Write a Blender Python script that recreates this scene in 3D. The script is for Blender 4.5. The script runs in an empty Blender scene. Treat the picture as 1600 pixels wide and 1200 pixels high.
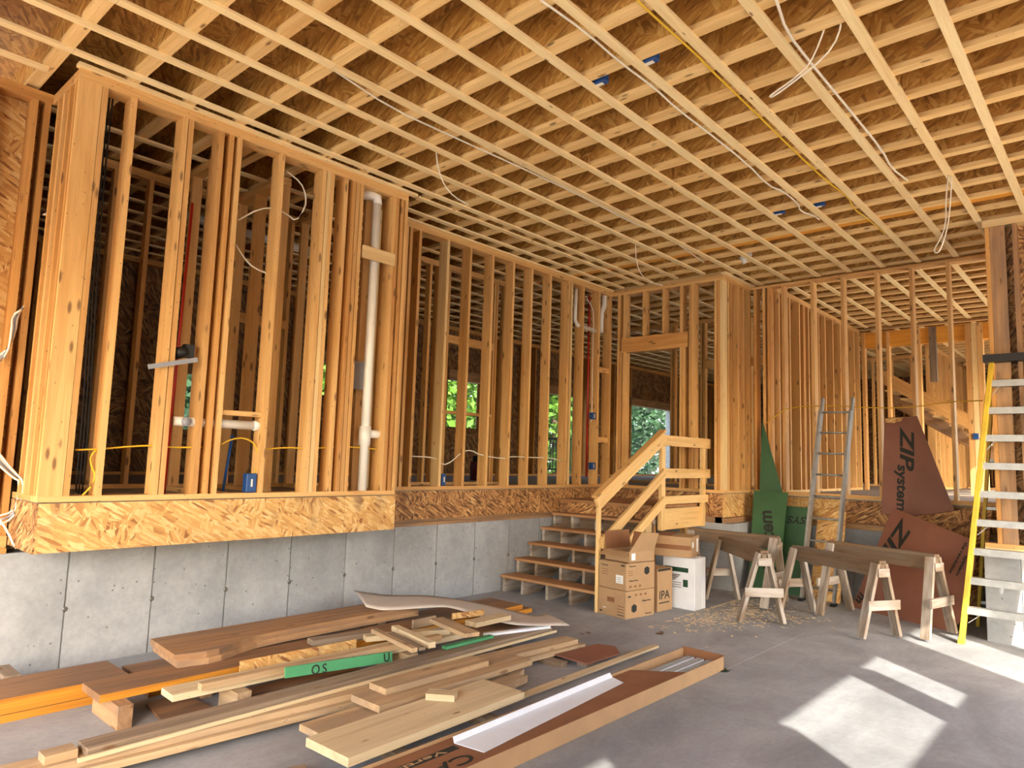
import bpy, bmesh, math, random
from mathutils import Vector, Matrix
random.seed(7)
scene = bpy.context.scene
C = scene.collection

# ------------------------------------------------------------------ camera
F_PX = 1084.6
H = 1.63
yaw, pit, rol = math.radians(42.0098), math.radians(6.0818), math.radians(1.7671)
fw = Vector((math.cos(pit)*math.cos(yaw), math.cos(pit)*math.sin(yaw), math.sin(pit)))
r0 = fw.cross(Vector((0, 0, 1))).normalized()
u0 = r0.cross(fw)
rt = math.cos(rol)*r0 + math.sin(rol)*u0
up = -math.sin(rol)*r0 + math.cos(rol)*u0
cam = bpy.data.cameras.new('camera')
cam.sensor_width = 36.0
cam.lens = F_PX/1600*36.0
cam.clip_start = 0.05
cam.clip_end = 400
camo = bpy.data.objects.new('camera', cam)
C.objects.link(camo)
M = Matrix((rt, up, -fw)).transposed().to_4x4()
M.translation = Vector((0, 0, H))
camo.matrix_world = M
scene.camera = camo

# ------------------------------------------------------------------ light
scene.view_settings.view_transform = 'Standard'
scene.view_settings.look = 'None'
scene.view_settings.exposure = 1.40
scene.view_settings.gamma = 1.0
scene.view_settings.use_curve_mapping = False
SUN_DIR = Vector((.63, .77, -.607)).normalized()
world = bpy.data.worlds.new('sky')
scene.world = world
world.use_nodes = True
nt = world.node_tree
nt.nodes.clear()
sky = nt.nodes.new('ShaderNodeTexSky')
sky.sky_type = 'NISHITA'
sky.sun_disc = False
sky.sun_elevation = math.asin(-SUN_DIR.z)
sky.sun_rotation = math.atan2(-SUN_DIR.x, -SUN_DIR.y)
sky.air_density = 1.0
sky.dust_density = 2.5
bg = nt.nodes.new('ShaderNodeBackground')
bg.inputs['Strength'].default_value = 0.55
wo = nt.nodes.new('ShaderNodeOutputWorld')
nt.links.new(sky.outputs[0], bg.inputs[0])
nt.links.new(bg.outputs[0], wo.inputs[0])
sun = bpy.data.lights.new('sun', 'SUN')
sun.energy = 4.8
sun.angle = math.radians(0.53)
sun.color = (1.0, .94, .82)
suno = bpy.data.objects.new('sun', sun)
C.objects.link(suno)
suno.rotation_euler = SUN_DIR.to_track_quat('-Z', 'Y').to_euler()
suno.location = (-6, -8, 9)

# ------------------------------------------------------------------ photo metrology: a photo point seen on a known real plane
def ray(x, y):
    return fw + (x-800)/F_PX*rt - (y-600)/F_PX*up
def onz(x, y, z):
    d = ray(x, y); return Vector((0, 0, H)) + d*((z-H)/d.z)
def onx(x, y, X):
    d = ray(x, y); return Vector((0, 0, H)) + d*(X/d.x)
def ony(x, y, Y):
    d = ray(x, y); return Vector((0, 0, H)) + d*(Y/d.y)
def onpl(x, y, p, n):
    d = ray(x, y); o = Vector((0, 0, H)); return o + d*((p-o).dot(n)/d.dot(n))

# ------------------------------------------------------------------ materials
def S(r, g, b):
    f = lambda c: (c/255/12.92) if c/255 <= .04045 else ((c/255+.055)/1.055)**2.4
    return (f(r), f(g), f(b), 1)
class NB:
    def __init__(s, name):
        s.m = bpy.data.materials.new(name); s.m.use_nodes = True
        s.t = s.m.node_tree; s.t.nodes.clear()
        s.o = s.n('ShaderNodeOutputMaterial'); s.b = s.n('ShaderNodeBsdfPrincipled')
        s.l(s.b.outputs[0], s.o.inputs[0])
    def n(s, ty, **k):
        q = s.t.nodes.new(ty)
        for a, v in k.items(): setattr(q, a, v)
        return q
    def l(s, a, b): s.t.links.new(a, b)
    def coord(s, rnd=37.0):
        tc = s.n('ShaderNodeTexCoord'); oi = s.n('ShaderNodeObjectInfo')
        mu = s.n('ShaderNodeMath', operation='MULTIPLY'); mu.inputs[1].default_value = rnd
        s.l(oi.outputs['Random'], mu.inputs[0])
        ad = s.n('ShaderNodeVectorMath', operation='ADD')
        s.l(tc.outputs['Object'], ad.inputs[0]); s.l(mu.outputs[0], ad.inputs[1])
        s.rand = oi.outputs['Random']
        return ad.outputs[0]
    def scale(s, v, sc, rot=(0, 0, 0)):
        mp = s.n('ShaderNodeMapping'); mp.inputs['Scale'].default_value = sc; mp.inputs['Rotation'].default_value = rot
        s.l(v, mp.inputs['Vector']); return mp.outputs[0]
    def noise(s, v, sc=1, det=3, rough=.55, dist=0):
        q = s.n('ShaderNodeTexNoise'); q.inputs['Scale'].default_value = sc; q.inputs['Detail'].default_value = det
        q.inputs['Roughness'].default_value = rough; q.inputs['Distortion'].default_value = dist
        s.l(v, q.inputs['Vector']); return q.outputs['Fac']
    def voro(s, v, sc=1, feat='F1'):
        q = s.n('ShaderNodeTexVoronoi', feature=feat); q.inputs['Scale'].default_value = sc
        s.l(v, q.inputs['Vector']); return q
    def ramp(s, f, stops):
        q = s.n('ShaderNodeValToRGB'); e = q.color_ramp.elements
        e[0].position, e[0].color = stops[0]; e[1].position, e[1].color = stops[-1]
        for p, c in stops[1:-1]:
            k = e.new(p); k.color = c
        s.l(f, q.inputs[0]); return q.outputs[0]
    def mix(s, f, a, b, mode='MIX'):
        q = s.n('ShaderNodeMix', data_type='RGBA', blend_type=mode)
        for i, v in ((0, f), (6, a), (7, b)):
            if hasattr(v, 'is_linked'): s.l(v, q.inputs[i])
            else: q.inputs[i].default_value = v
        return q.outputs[2]
    def math(s, op, a, b=0.0):
        q = s.n('ShaderNodeMath', operation=op)
        for i, v in ((0, a), (1, b)):
            if hasattr(v, 'is_linked'): s.l(v, q.inputs[i])
            else: q.inputs[i].default_value = v
        return q.outputs[0]
    def bump(s, h, st=.3, d=.004):
        q = s.n('ShaderNodeBump'); q.inputs['Strength'].default_value = st; q.inputs['Distance'].default_value = d
        s.l(h, q.inputs['Height']); s.l(q.outputs[0], s.b.inputs['Normal'])
    def done(s, col, rough=.6, metal=0):
        if hasattr(col, 'is_linked'): s.l(col, s.b.inputs['Base Color'])
        else: s.b.inputs['Base Color'].default_value = col
        s.b.inputs['Roughness'].default_value = rough; s.b.inputs['Metallic'].default_value = metal
        return s.m

W1 = (1, 1, 1, 1); K1 = (0, 0, 0, 1)
def wood(name, light, dark, knot=(.16, .075, .025, 1), grain=1.0, var=.35, knots=.055, rough=.62, grey=None):
    b = NB(name); v = b.coord()
    band = b.noise(b.scale(v, (.9, 17*grain, 17*grain)), 1, 3, .6, .6)
    col = b.ramp(band, [(.25, dark), (.6, light), (.8, tuple(min(1, c*1.07) for c in light[:3])+(1,))])
    fine = b.noise(b.scale(v, (4, 160, 160)), 1, 2, .6)
    col = b.mix(.32, col, b.ramp(fine, [(.3, (.62, .58, .52, 1)), (.65, W1)]), 'MULTIPLY')
    k = b.voro(b.scale(v, (3.2, 11, 11)), 1)
    kf = b.ramp(k.outputs['Distance'], [(knots*1.6, (.85, .85, .85, 1)), (knots*3.2+.001, K1)])
    col = b.mix(kf, col, knot)
    nl = b.voro(b.scale(v, (14, 26, 26)), 1)
    col = b.mix(b.ramp(nl.outputs['Distance'], [(knots*1.2, (.7, .7, .7, 1)), (knots*1.9+.001, K1)]), col, (.06, .035, .02, 1))
    # per-board tint
    lo = tuple(c*(1-var) for c in light[:3])
    tint = b.ramp(b.rand, [(0, (1-var*.55, 1-var*.75, 1-var*.95, 1)), (.5, (1, .97, .92, 1)), (1, (1.0, 1.0, 1.0, 1))])
    col = b.mix(1.0, col, tint, 'MULTIPLY')
    if grey:
        g = b.noise(b.scale(v, (1.0, 5, 5)), 1.3, 3, .6)
        col = b.mix(b.ramp(g, [(.42, K1), (.62, (.75, .75, .75, 1))]), col, grey)
    b.bump(fine, .15, .002)
    return b.done(col, rough)
def osb(name, cols, sc=1.0, rough=.7, wear=None):
    b = NB(name); v = b.coord(11)
    tc2 = b.n('ShaderNodeTexCoord'); nx = b.n('ShaderNodeSeparateXYZ'); b.l(tc2.outputs['Normal'], nx.inputs[0])
    isx = b.math('GREATER_THAN', b.math('ABSOLUTE', nx.outputs[0]), .7); isy = b.math('GREATER_THAN', b.math('ABSOLUTE', nx.outputs[1]), .7)
    sp = b.n('ShaderNodeSeparateXYZ'); b.l(v, sp.inputs[0])
    def comb(i, j, k):
        q = b.n('ShaderNodeCombineXYZ')
        for n_, m_ in enumerate((i, j, k)): b.l(sp.outputs[m_], q.inputs[n_])
        return q.outputs[0]
    fv = b.mix(isx, b.mix(isy, comb(0, 1, 2), comb(0, 2, 1)), comb(1, 2, 0))      # flakes lie in the plane of the face
    cell = b.voro(b.scale(fv, (9*sc, 9*sc, 2)), 1)
    ang = b.math('MULTIPLY', cell.outputs['Color'], 3.1)
    vr = b.n('ShaderNodeVectorRotate', rotation_type='Z_AXIS'); b.l(fv, vr.inputs['Vector']); b.l(ang, vr.inputs['Angle'])
    f1 = b.voro(b.scale(vr.outputs[0], (9*sc, 48*sc, 2)), 1)
    vr2 = b.n('ShaderNodeVectorRotate', rotation_type='Z_AXIS'); b.l(fv, vr2.inputs['Vector']); vr2.inputs['Angle'].default_value = .5
    f2 = b.voro(b.scale(vr2.outputs[0], (10*sc, 55*sc, 2)), 1)
    pick = b.ramp(b.noise(fv, 5*sc, 2), [(.44, K1), (.5, W1)])
    val = b.mix(pick, f1.outputs['Color'], f2.outputs['Color'])
    se = b.n('ShaderNodeSeparateColor'); b.l(val, se.inputs[0])
    col = b.ramp(se.outputs[0], cols)
    fine = b.noise(b.scale(vr.outputs[0], (30, 260, 2)), 1, 2)
    col = b.mix(.4, col, b.ramp(fine, [(.3, (.5, .45, .4, 1)), (.6, W1)]), 'MULTIPLY')
    big = b.noise(v, 1.7, 3)
    col = b.mix(.5, col, b.ramp(big, [(.35, (.62, .56, .5, 1)), (.6, W1)]), 'MULTIPLY')
    if wear:
        st = b.noise(b.scale(v, (2.2, 1.2, 1.2)), 1.6, 4, .65)
        col = b.mix(b.ramp(st, [(.56, K1), (.7, (.6, .6, .6, 1))]), col, wear)
    b.bump(se.outputs[1], .25, .003)
    return b.done(col, rough)
def plain(name, col, rough=.5, metal=0, nz=.12, sc=9.0):
    b = NB(name); v = b.coord()
    n = b.noise(v, sc, 4)
    c2 = tuple(c*(1-nz*2.2) for c in col[:3])+(1,)
    c = b.ramp(n, [(.3, c2), (.65, col)])
    return b.done(c, rough, metal)
def concrete(name, lo, hi, pores=True, sc=1.0):
    b = NB(name); v = b.coord(5)
    a = b.noise(v, 1.1*sc, 6, .65, .4)
    f = b.noise(v, 26*sc, 5, .7)
    st = b.noise(b.scale(v, (9, 9, .5)), 1, 3)
    col = b.ramp(a, [(.28, lo), (.7, hi)])
    col = b.mix(.35, col, b.ramp(f, [(.3, (.62, .62, .62, 1)), (.62, W1)]), 'MULTIPLY')
    if pores:
        col = b.mix(.3, col, b.ramp(st, [(.35, (.72, .72, .72, 1)), (.6, W1)]), 'MULTIPLY')
        p = b.voro(b.scale(v, (12, 12, 12)), 1)
        col = b.mix(b.ramp(p.outputs['Distance'], [(.06, (.8, .8, .8, 1)), (.11, K1)]), col, (.07, .07, .065, 1))
    else:
        sm = b.noise(b.scale(v, (.55, 1.3, 1)), 1.2, 5, .7, .8)
        col = b.mix(.55, col, b.ramp(sm, [(.36, (.62, .61, .6, 1)), (.58, W1)]), 'MULTIPLY')
    b.bump(f, .2, .003)
    return b.done(col, .78)

MT = {}
MT['stud'] = wood('lumber_stud', S(230, 184, 118), S(208, 154, 86), grain=.8)
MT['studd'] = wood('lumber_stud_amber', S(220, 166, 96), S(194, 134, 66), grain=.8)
MT['ptan'] = wood('lumber_worn_tan', S(198, 170, 132), S(162, 134, 100), var=.2, rough=.75, grey=S(150, 128, 104))
MT['ppale'] = wood('lumber_worn_pale', S(216, 198, 162), S(192, 170, 134), var=.15, knots=.04, rough=.7)
MT['tread'] = wood('plywood_tread', S(182, 136, 92), S(150, 106, 68), var=.15, knots=.0, rough=.75)
MT['horse_shaded'] = wood('lumber_old_shaded_beam', S(132, 108, 84), S(88, 68, 50), var=.2, knots=.05, rough=.85, grey=S(120, 104, 88))  # darker sawhorse wood: shade of the beam faces put into the colour
MT['pale'] = wood('lumber_pale', S(236, 206, 150), S(220, 182, 122), var=.14, knots=.03)
MT['flange'] = wood('lumber_flange', S(240, 204, 142), S(220, 176, 108), var=.22, knots=.045)
MT['strip'] = wood('lumber_strip', S(250, 226, 172), S(240, 208, 150), var=.1, knots=.03)
MT['grey'] = wood('lumber_weathered', S(150, 132, 112), S(112, 94, 76), var=.2, knots=.045, rough=.8)
MT['horse'] = wood('lumber_old_sawhorse', S(150, 132, 112), S(100, 82, 66), var=.25, knots=.05, rough=.85, grey=S(190, 182, 172))
MT['brown'] = wood('lumber_brown', S(186, 146, 104), S(146, 108, 74), var=.3, rough=.75, grey=S(128, 104, 84))
MT['marked'] = wood('lumber_stained', S(206, 168, 120), S(160, 120, 80), var=.2, rough=.75, grey=S(112, 94, 78))
MT['lvl'] = wood('laminated_veneer', S(152, 114, 80), S(116, 84, 58), grain=.7, var=.2, knots=.02, grey=S(110, 86, 68))
MT['lvle'] = wood('laminated_veneer_edge', S(206, 140, 40), S(158, 98, 20), grain=3, var=.15, knots=.0)
MT['lvlb'] = wood('laminated_beam', S(232, 164, 58), S(212, 138, 36), grain=1, var=.05, knots=.0)
MT['web'] = osb('osb_web', [(.04, S(164, 114, 52)), (.3, S(200, 144, 66)), (.7, S(212, 158, 76)), (.95, S(228, 182, 100))], .9)
MT['osb'] = osb('osb_fresh', [(.03, S(158, 104, 56)), (.16, S(208, 156, 88)), (.6, S(226, 180, 110)), (.95, S(238, 204, 142))], 1.05, wear=S(140, 112, 84))
MT['osbold'] = osb('osb_weathered', [(.08, S(100, 66, 38)), (.4, S(168, 118, 68)), (.7, S(198, 144, 88)), (.95, S(222, 178, 118))], 1.25, wear=S(84, 58, 40))
MT['osb_shaded'] = osb('osb_shaded_sheathing', [(.08, S(80, 54, 32)), (.4, S(124, 86, 50)), (.7, S(148, 106, 64)), (.95, S(170, 130, 84))], .75)  # darker flake board copy: shade of the dim rooms put into the colour
MT['deck'] = osb('osb_deck', [(.05, S(146, 100, 46)), (.5, S(188, 136, 64)), (.95, S(210, 162, 86))], .9)
MT['subfloor'] = plain('subfloor_grey', S(150, 136, 120), .8)
MT['conc'] = concrete('concrete_wall', S(140, 142, 144), S(178, 180, 181))
MT['slab'] = concrete('concrete_slab', S(138, 140, 143), S(172, 174, 176), False)
MT['green'] = plain('panel_green', S(58, 98, 62), .55, nz=.1, sc=3)
MT['greenl'] = plain('panel_green_bright', S(78, 160, 108), .55, nz=.08, sc=3)
MT['zbrown'] = plain('panel_redbrown', S(142, 92, 72), .6, nz=.1, sc=3)
MT['ink'] = plain('black_ink', S(38, 40, 34), .7)
MT['inkg'] = plain('dark_green_ink', S(16, 66, 38), .6)
MT['card'] = plain('cardboard', S(180, 144, 104), .8, nz=.07, sc=5)
MT['cardd'] = plain('cardboard_inside', S(140, 94, 60), .85, nz=.08, sc=5)
MT['white'] = plain('white_carton', S(228, 230, 232), .5, nz=.03)
MT['paper'] = plain('paper_label', S(240, 240, 236), .6, nz=.02)
MT['sheet'] = plain('off_white_sheet', S(206, 196, 184), .7, nz=.05, sc=3)
MT['vinyl'] = plain('white_vinyl', S(226, 232, 240), .35, nz=.03)
MT['pvc'] = plain('white_pvc', S(238, 232, 220), .3, nz=.03)
MT['abs'] = plain('black_plastic', S(24, 24, 26), .5)
MT['wire'] = plain('white_cable', S(236, 226, 206), .45, nz=.03)
MT['wirey'] = plain('yellow_cable', S(228, 182, 40), .45, nz=.05)
MT['wireg'] = plain('grey_cable', S(150, 150, 156), .5, nz=.05)
MT['red'] = plain('red_tube', S(186, 40, 26), .4, nz=.05)
MT['bluet'] = plain('blue_tube', S(40, 104, 190), .4, nz=.05)
MT['blue'] = plain('blue_plastic', S(26, 72, 132), .45, nz=.06)
MT['alu'] = plain('aluminium', S(172, 172, 168), .45, .6, nz=.1, sc=14)
MT['steel'] = plain('dull_steel', S(120, 118, 112), .5, .6)
MT['yellow'] = plain('yellow_fibreglass', S(214, 176, 44), .5, nz=.14, sc=5)
MT['ground'] = plain('gravel_ground', S(232, 224, 206), .95, nz=.14, sc=2)
MT['sawdust'] = plain('sawdust', S(236, 216, 176), .9)
MT['leaf'] = plain('leaf_green', S(92, 134, 40), .6, nz=.25, sc=1.5)
MT['leafd'] = plain('leaf_dark', S(44, 78, 44), .6, nz=.25, sc=1.5)
MT['dryleaf'] = plain('leaf_dry', S(112, 72, 36), .8)
MT['bark'] = plain('bark', S(108, 88, 70), .9, nz=.2)
MT['render'] = plain('housewrap', S(214, 212, 206), .8)
MT['maroon'] = plain('maroon_plastic', S(96, 30, 34), .5)

# ------------------------------------------------------------------ builders
def props(o, label=None, cat=None, group=None, kind=None):
    if label: o['label'] = label
    if cat: o['category'] = cat
    if group: o['group'] = group
    if kind: o['kind'] = kind
    return o
def thing(name, loc, label, cat, group=None, kind=None):
    o = bpy.data.objects.new(name, None); C.objects.link(o); o.location = loc; o.empty_display_size = .1
    return props(o, label, cat, group, kind)
def wm(o):
    m = Matrix.Translation(o.location) @ o.rotation_euler.to_matrix().to_4x4() if o else Matrix()
    if o and o.parent: m = wm(o.parent) @ m
    return m
def link(name, me, M, parent=None):
    o = bpy.data.objects.new(name, me); C.objects.link(o)
    if parent:
        o.parent = parent
        M = wm(parent).inverted() @ M
    o.location = M.to_translation(); o.rotation_euler = M.to_euler()
    return o
_box = {}
def box_mesh(l, w, t, mat, ch=0.0):
    k = (round(l, 3), round(w, 3), round(t, 3), mat, ch)
    if k in _box: return _box[k]
    bm = bmesh.new(); bmesh.ops.create_cube(bm, size=1)
    for v in bm.verts: v.co = Vector((v.co.x*l, v.co.y*w, v.co.z*t))
    if ch: bmesh.ops.bevel(bm, geom=bm.edges[:], offset=ch, segments=1, affect='EDGES')
    me = bpy.data.meshes.new('board'); bm.to_mesh(me); bm.free()
    me.materials.append(MT[mat]); _box[k] = me
    return me
def frame(d, upv):
    x = d.normalized(); z = upv - x*upv.dot(x)
    if z.length < 1e-4: z = Vector((1, 0, 0)) - x*x.x
    z.normalize(); y = z.cross(x)
    return Matrix((x, y, z)).transposed().to_4x4()
def board(name, p0, p1, w, t, mat, parent=None, upv=(0, 0, 1), ch=0.0):
    """bar from p0 to p1 (axis centre); t along upv, w across"""
    p0 = Vector(p0); p1 = Vector(p1)
    M = frame(p1-p0, Vector(upv)); M.translation = (p0+p1)/2
    return link(name, box_mesh((p1-p0).length, w, t, mat, ch), M, parent)
def bx(name, x0, x1, y0, y1, z0, z1, mat, parent=None, ch=0.0):
    """axis-aligned box, grain along the longest side"""
    d = [x1-x0, y1-y0, z1-z0]; a = d.index(max(d)); c = Vector(((x0+x1)/2, (y0+y1)/2, (z0+z1)/2))
    e = Vector([d[i]/2 if i == a else 0 for i in range(3)])
    u = Vector((0, 0, 1)) if a < 2 else Vector((0, 1, 0))
    t = d[2] if a < 2 else d[1]
    w = d[1] if a == 0 else d[0]
    return board(name, c-e, c+e, w, t, mat, parent, u, ch)
def mesh_obj(name, vs, fs, mat, parent=None, origin=None, smooth=False):
    o0 = Vector(origin) if origin is not None else sum((Vector(v) for v in vs), Vector())/len(vs)
    me = bpy.data.meshes.new(name); me.from_pydata([tuple(Vector(v)-o0) for v in vs], [], fs)
    bm = bmesh.new(); bm.from_mesh(me); bmesh.ops.recalc_face_normals(bm, faces=bm.faces); bm.to_mesh(me); bm.free()
    if isinstance(mat, str): me.materials.append(MT[mat])
    if smooth:
        for p in me.polygons: p.use_smooth = True
    return link(name, me, Matrix.Translation(o0), parent)
def prism(name, poly, th, mat, parent=None):
    """polygon (3-D points) given real thickness along vector th"""
    n = len(poly); th = Vector(th); P = [Vector(p) for p in poly]
    vs = P + [p+th for p in P]
    fs = [list(range(n)), list(range(2*n-1, n-1, -1))] + [[i, (i+1) % n, n+(i+1) % n, n+i] for i in range(n)]
    return mesh_obj(name, vs, fs, mat, parent)
def tube(name, pts, r, mat, parent=None, sides=7, smooth_pts=0):
    P = [Vector(p) for p in pts]
    for _ in range(smooth_pts):
        q = [P[0]]
        for a, b in zip(P, P[1:]): q += [a*.75+b*.25, a*.25+b*.75]
        q.append(P[-1]); P = q
    vs, fs = [], []
    for i, p in enumerate(P):
        d = (P[min(i+1, len(P)-1)]-P[max(i-1, 0)])
        if d.length < 1e-6: d = Vector((0, 0, 1))
        m = frame(d, Vector((.31, .17, .93)) if abs(d.normalized().z) < .9 else Vector((1, 0, 0)))
        for k in range(sides):
            a = 2*math.pi*k/sides
            vs.append(p + (m.to_3x3() @ Vector((0, math.cos(a)*r, math.sin(a)*r))))
    for i in range(len(P)-1):
        for k in range(sides):
            fs.append([i*sides+k, i*sides+(k+1) % sides, (i+1)*sides+(k+1) % sides, (i+1)*sides+k])
    fs += [list(range(sides))[::-1], list(range((len(P)-1)*sides, len(P)*sides))]
    return mesh_obj(name, vs, fs, mat, parent, smooth=True)
def text(name, s, M, size, mat, parent, shear=0.0, width=None, bold=.012):
    cu = bpy.data.curves.new(name, 'FONT'); cu.body = s; cu.size = size; cu.shear = shear; cu.extrude = .0006
    cu.offset = size*bold; cu.resolution_u = 3; cu.align_x = 'CENTER'; cu.align_y = 'CENTER'
    tmp = bpy.data.objects.new('tmp', cu); C.objects.link(tmp)
    me = bpy.data.meshes.new_from_object(tmp.evaluated_get(bpy.context.evaluated_depsgraph_get()))
    bpy.data.objects.remove(tmp)
    if width:
        xs = [v.co.x for v in me.vertices]
        if xs:
            k = width/(max(xs)-min(xs))
            for v in me.vertices: v.co.x *= k
    me.materials.clear(); me.materials.append(MT[mat])
    return link(name, me, M, parent)
def face_matrix(c, xdir, normal):
    x = Vector(xdir).normalized(); z = Vector(normal).normalized(); x = (x - z*x.dot(z)).normalized(); y = z.cross(x)
    m = Matrix((x, y, z)).transposed().to_4x4(); m.translation = Vector(c); return m

# ------------------------------------------------------------------ heights and planes of the place (metres)
YW = 5.942      # garage face of the long left foundation
YBAY = 5.34     # face of the cantilevered bay
XA = 8.86       # wall at the head of the steps
YB = 4.13       # wall running on from it
XC = 9.79       # open stud wall at the back
YO = 10.3       # outer wall of the house
ZF = 1.247      # house floor
ZP = 1.285      # top of bottom plates
ZT = 4.24       # top of top plates
ZJ = 4.266      # underside of joists
ST = .038

# ---- floor and ground
gr = bx('ground', -40, 40, -40, 60, -.5, -.12, 'ground'); props(gr, 'pale gravel ground around the building', 'ground', kind='structure')
fl = bx('floor', -2.6, 9.9, -2.1, 6.1, -.11, 0, 'slab'); props(fl, 'grey concrete garage slab with sun patches', 'floor', kind='structure')
# saw-cut control joint as a shallow raised dust line
jo = thing('trim_1', (7.2, 2.55, .0), 'thin sawn control joint line across the slab', 'joint', kind='structure')
bx('joint_line', 5.5, 9.0, 2.53, 2.536, 0, .0012, 'conc', jo)
pf = thing('floor_house', (8, 8, ZF), 'raised plywood subfloor of the house', 'floor', kind='structure')
bx('subfloor_panel', 1.36, 24, YW+.02, YO, ZF-.03, ZF, 'subfloor', pf)
bx('subfloor_panel', 1.36, 4.29, YBAY+.02, YW+.02, ZF-.03, ZF, 'subfloor', pf)
bx('subfloor_panel', XA+.02, 24, YB+.02, YW+.02, ZF-.03, ZF, 'subfloor', pf)
bx('subfloor_panel', XC-.02, 24, -.2, YB+.02, ZF-.03, ZF, 'subfloor', pf)

# ---- ceiling: deck, I-joists, furring strips
ce = thing('ceiling', (8, 4, ZJ+.3), 'open joist ceiling with wood strips', 'ceiling', kind='structure')
bx('deck', -2.8, XC, -2.4, YO+.3, ZJ+.302, ZJ+.33, 'deck', ce); bx('deck', XC, 24, -.2, YO+.3, ZJ+.302, ZJ+.33, 'deck', ce)
jx = [-2.2+.4064*i for i in range(7)] + [.72, 1.22, 1.675] + [2.08+.4064*i for i in range(50)]
for x in jx:
    if x > 22.5: break
    fl_ = bx('joist', x-.041, x+.041, -2.2 if x < XC else -.15, YO+.1, ZJ, ZJ+.038, 'flange', ce)
    bx('web', x-.006, x+.006, -2.2 if x < XC else -.15, YO+.1, ZJ+.038, ZJ+.302, 'web', fl_)
bx('beam', 7.79, 7.89, -2.0, YO, ZJ-.0005, ZJ+.3, 'lvlb', ce)
def strip(y, x0, x1, z=ZJ, w=.064):
    L = x0
    while L < x1-.05:
        e = min(x1, L+random.choice((3.66, 4.27, 4.88)))
        if x1-e < .4: e = x1
        bx('furring_strip', L, e-.003, y-w/2, y+w/2, z-.019, z, 'strip', ce)
        L = e
for k in range(-6, 12):
    y = .717+.4064*k
    strip(y, -2.4, XA-.1 if y > YB else (XC-.02 if y < 3.6 else XC+.0))
strip(5.6, -2.4, 1.22); strip(5.37, 4.42, XA-.06); strip(5.72, 4.42, XA-.05)
for k in range(11): strip(6.25+.4064*k, 1.0, 22.4)
for k in range(11): strip(.4+.4064*k, XC+.16, 13.9)
for k in range(11): strip(.4+.4064*k, 14.3, 21.5)
strip(5.2, XA+.2, 22); strip(5.6, XA+.2, 22); strip(4.8, XA+.2, 22); strip(4.4, XA+.2, 22)

# ---- left foundation
cf = thing('wall_left_foundation', (4, YW+.1, 0), 'poured grey concrete stem wall with form seams on the left', 'wall', kind='structure')
bx('core', -2.6, XA, YW+.012, YW+.25, 0, .855, 'conc', cf)
x = 1.14-.61*6
while x < XA:
    e = min(x+.6, XA+.0)
    bx('concrete_panel', x+.004, e, YW, YW+.013, .0, .853, 'conc', cf)
    if x > -1:
        tie = bmesh.new(); bmesh.ops.create_cone(tie, cap_ends=True, segments=8, radius1=.022, radius2=.012, depth=.01)
        me = bpy.data.meshes.new('form_tie'); tie.to_mesh(me); tie.free(); me.materials.append(MT['steel'])
        link('form_tie', me, Matrix.Translation((x+.0, YW-.003, .42)) @ Matrix.Rotation(math.pi/2, 4, 'X'), cf)
    x += .61
# ---- foundation right of the steps, below the hall wall and below the back wall
cb = thing('wall_back_foundation', (9.3, 4, 0), 'poured concrete stem wall below the back stud wall', 'wall', kind='structure')
bx('core', XA-.03, XA+.22, 4.0, YW, 0, .855, 'conc', cb)
bx('concrete_panel', XA-.045, XA-.03, 4.0, 4.6, 0, .853, 'conc', cb)
bx('concrete_panel', XA-.045, XA-.03, 4.604, 5.21, 0, .853, 'conc', cb)
bx('core', XA+.22, XC, 4.0, 4.2, 0, .855, 'conc', cb)
bx('core', XC-.04, XC+.2, .9, 4.2, 0, .855, 'conc', cb)
for y in (3.39, 2.78, 2.17, 1.56):
    bx('concrete_panel', XC-.055, XC-.04, y-.0, y+.604, 0, .853, 'conc', cb)

# ------------------------------------------------------------------ stud walls
def wall(name, axis, c, a0, a1, studs, label, depth=.14, side=1, zb=ZF, zt=ZT, mat='stud', topn=2, plates=True):
    loc = ((a0+a1)/2, c, zb) if axis == 'x' else (c, (a0+a1)/2, zb)
    w = thing(name, loc, label, 'wall', kind='structure')
    lo, hi = (c, c+depth) if side > 0 else (c-depth, c)
    def B(n, p0, p1, z0, z1, m=mat, l=lo, h=hi):
        return bx(n, p0, p1, l, h, z0, z1, m, w) if axis == 'x' else bx(n, l, h, p0, p1, z0, z1, m, w)
    if plates:
        B('bottom_plate', a0, a1, zb, zb+ST)
        for i in range(topn): B('top_plate', a0, a1, zt-ST*(i+1), zt-ST*i-.001)
    for s in studs:
        z0, z1, m = zb+ST, zt-ST*topn, mat
        if isinstance(s, tuple):
            if len(s) > 1 and s[1]: m = s[1]
            if len(s) > 2 and s[2]: z0, z1 = s[2]
            s = s[0]
        B('stud', s, s+ST, z0, z1, m)
    return w, B

# main left wall
wl, B = wall('wall_left', 'x', YW-.012, 4.29, XA, [4.75, 4.81, 4.945, (5.38, 'pale'), 5.75, 6.145, 6.54, 6.91, 7.31, 7.73, (7.80, 'pale'), 8.08, 8.49, 8.80],
             'left wall of open studs on the concrete stem wall')
B('sill_plate', 4.29, XA, .855, .89, 'brown'); B('sill_plate', 4.29, XA, .89, .925, 'brown', YW+.02, YW+.14)
xx = 4.29
for e in (5.05, 5.8, 6.72, 7.6, XA):
    bx('rim_panel', xx+.002, e-.002, YW-.014, YW+.0, .925, ZF-.012, 'osbold', wl); xx = e
bx('subfloor_edge', 4.29, XA, YW-.02, YW+.02, ZF-.012, ZF, 'grey', wl)
bx('cap_strip', 4.4, XA, YW-.03, YW+.05, ZT, ZT+.022, 'strip', wl)
bx('blocking', 8.53, 8.8, YW, YW+.09, 2.95, 3.03, 'stud', wl); bx('blocking', 8.53, 8.8, YW, YW+.09, 1.9, 1.98, 'stud', wl)
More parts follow.
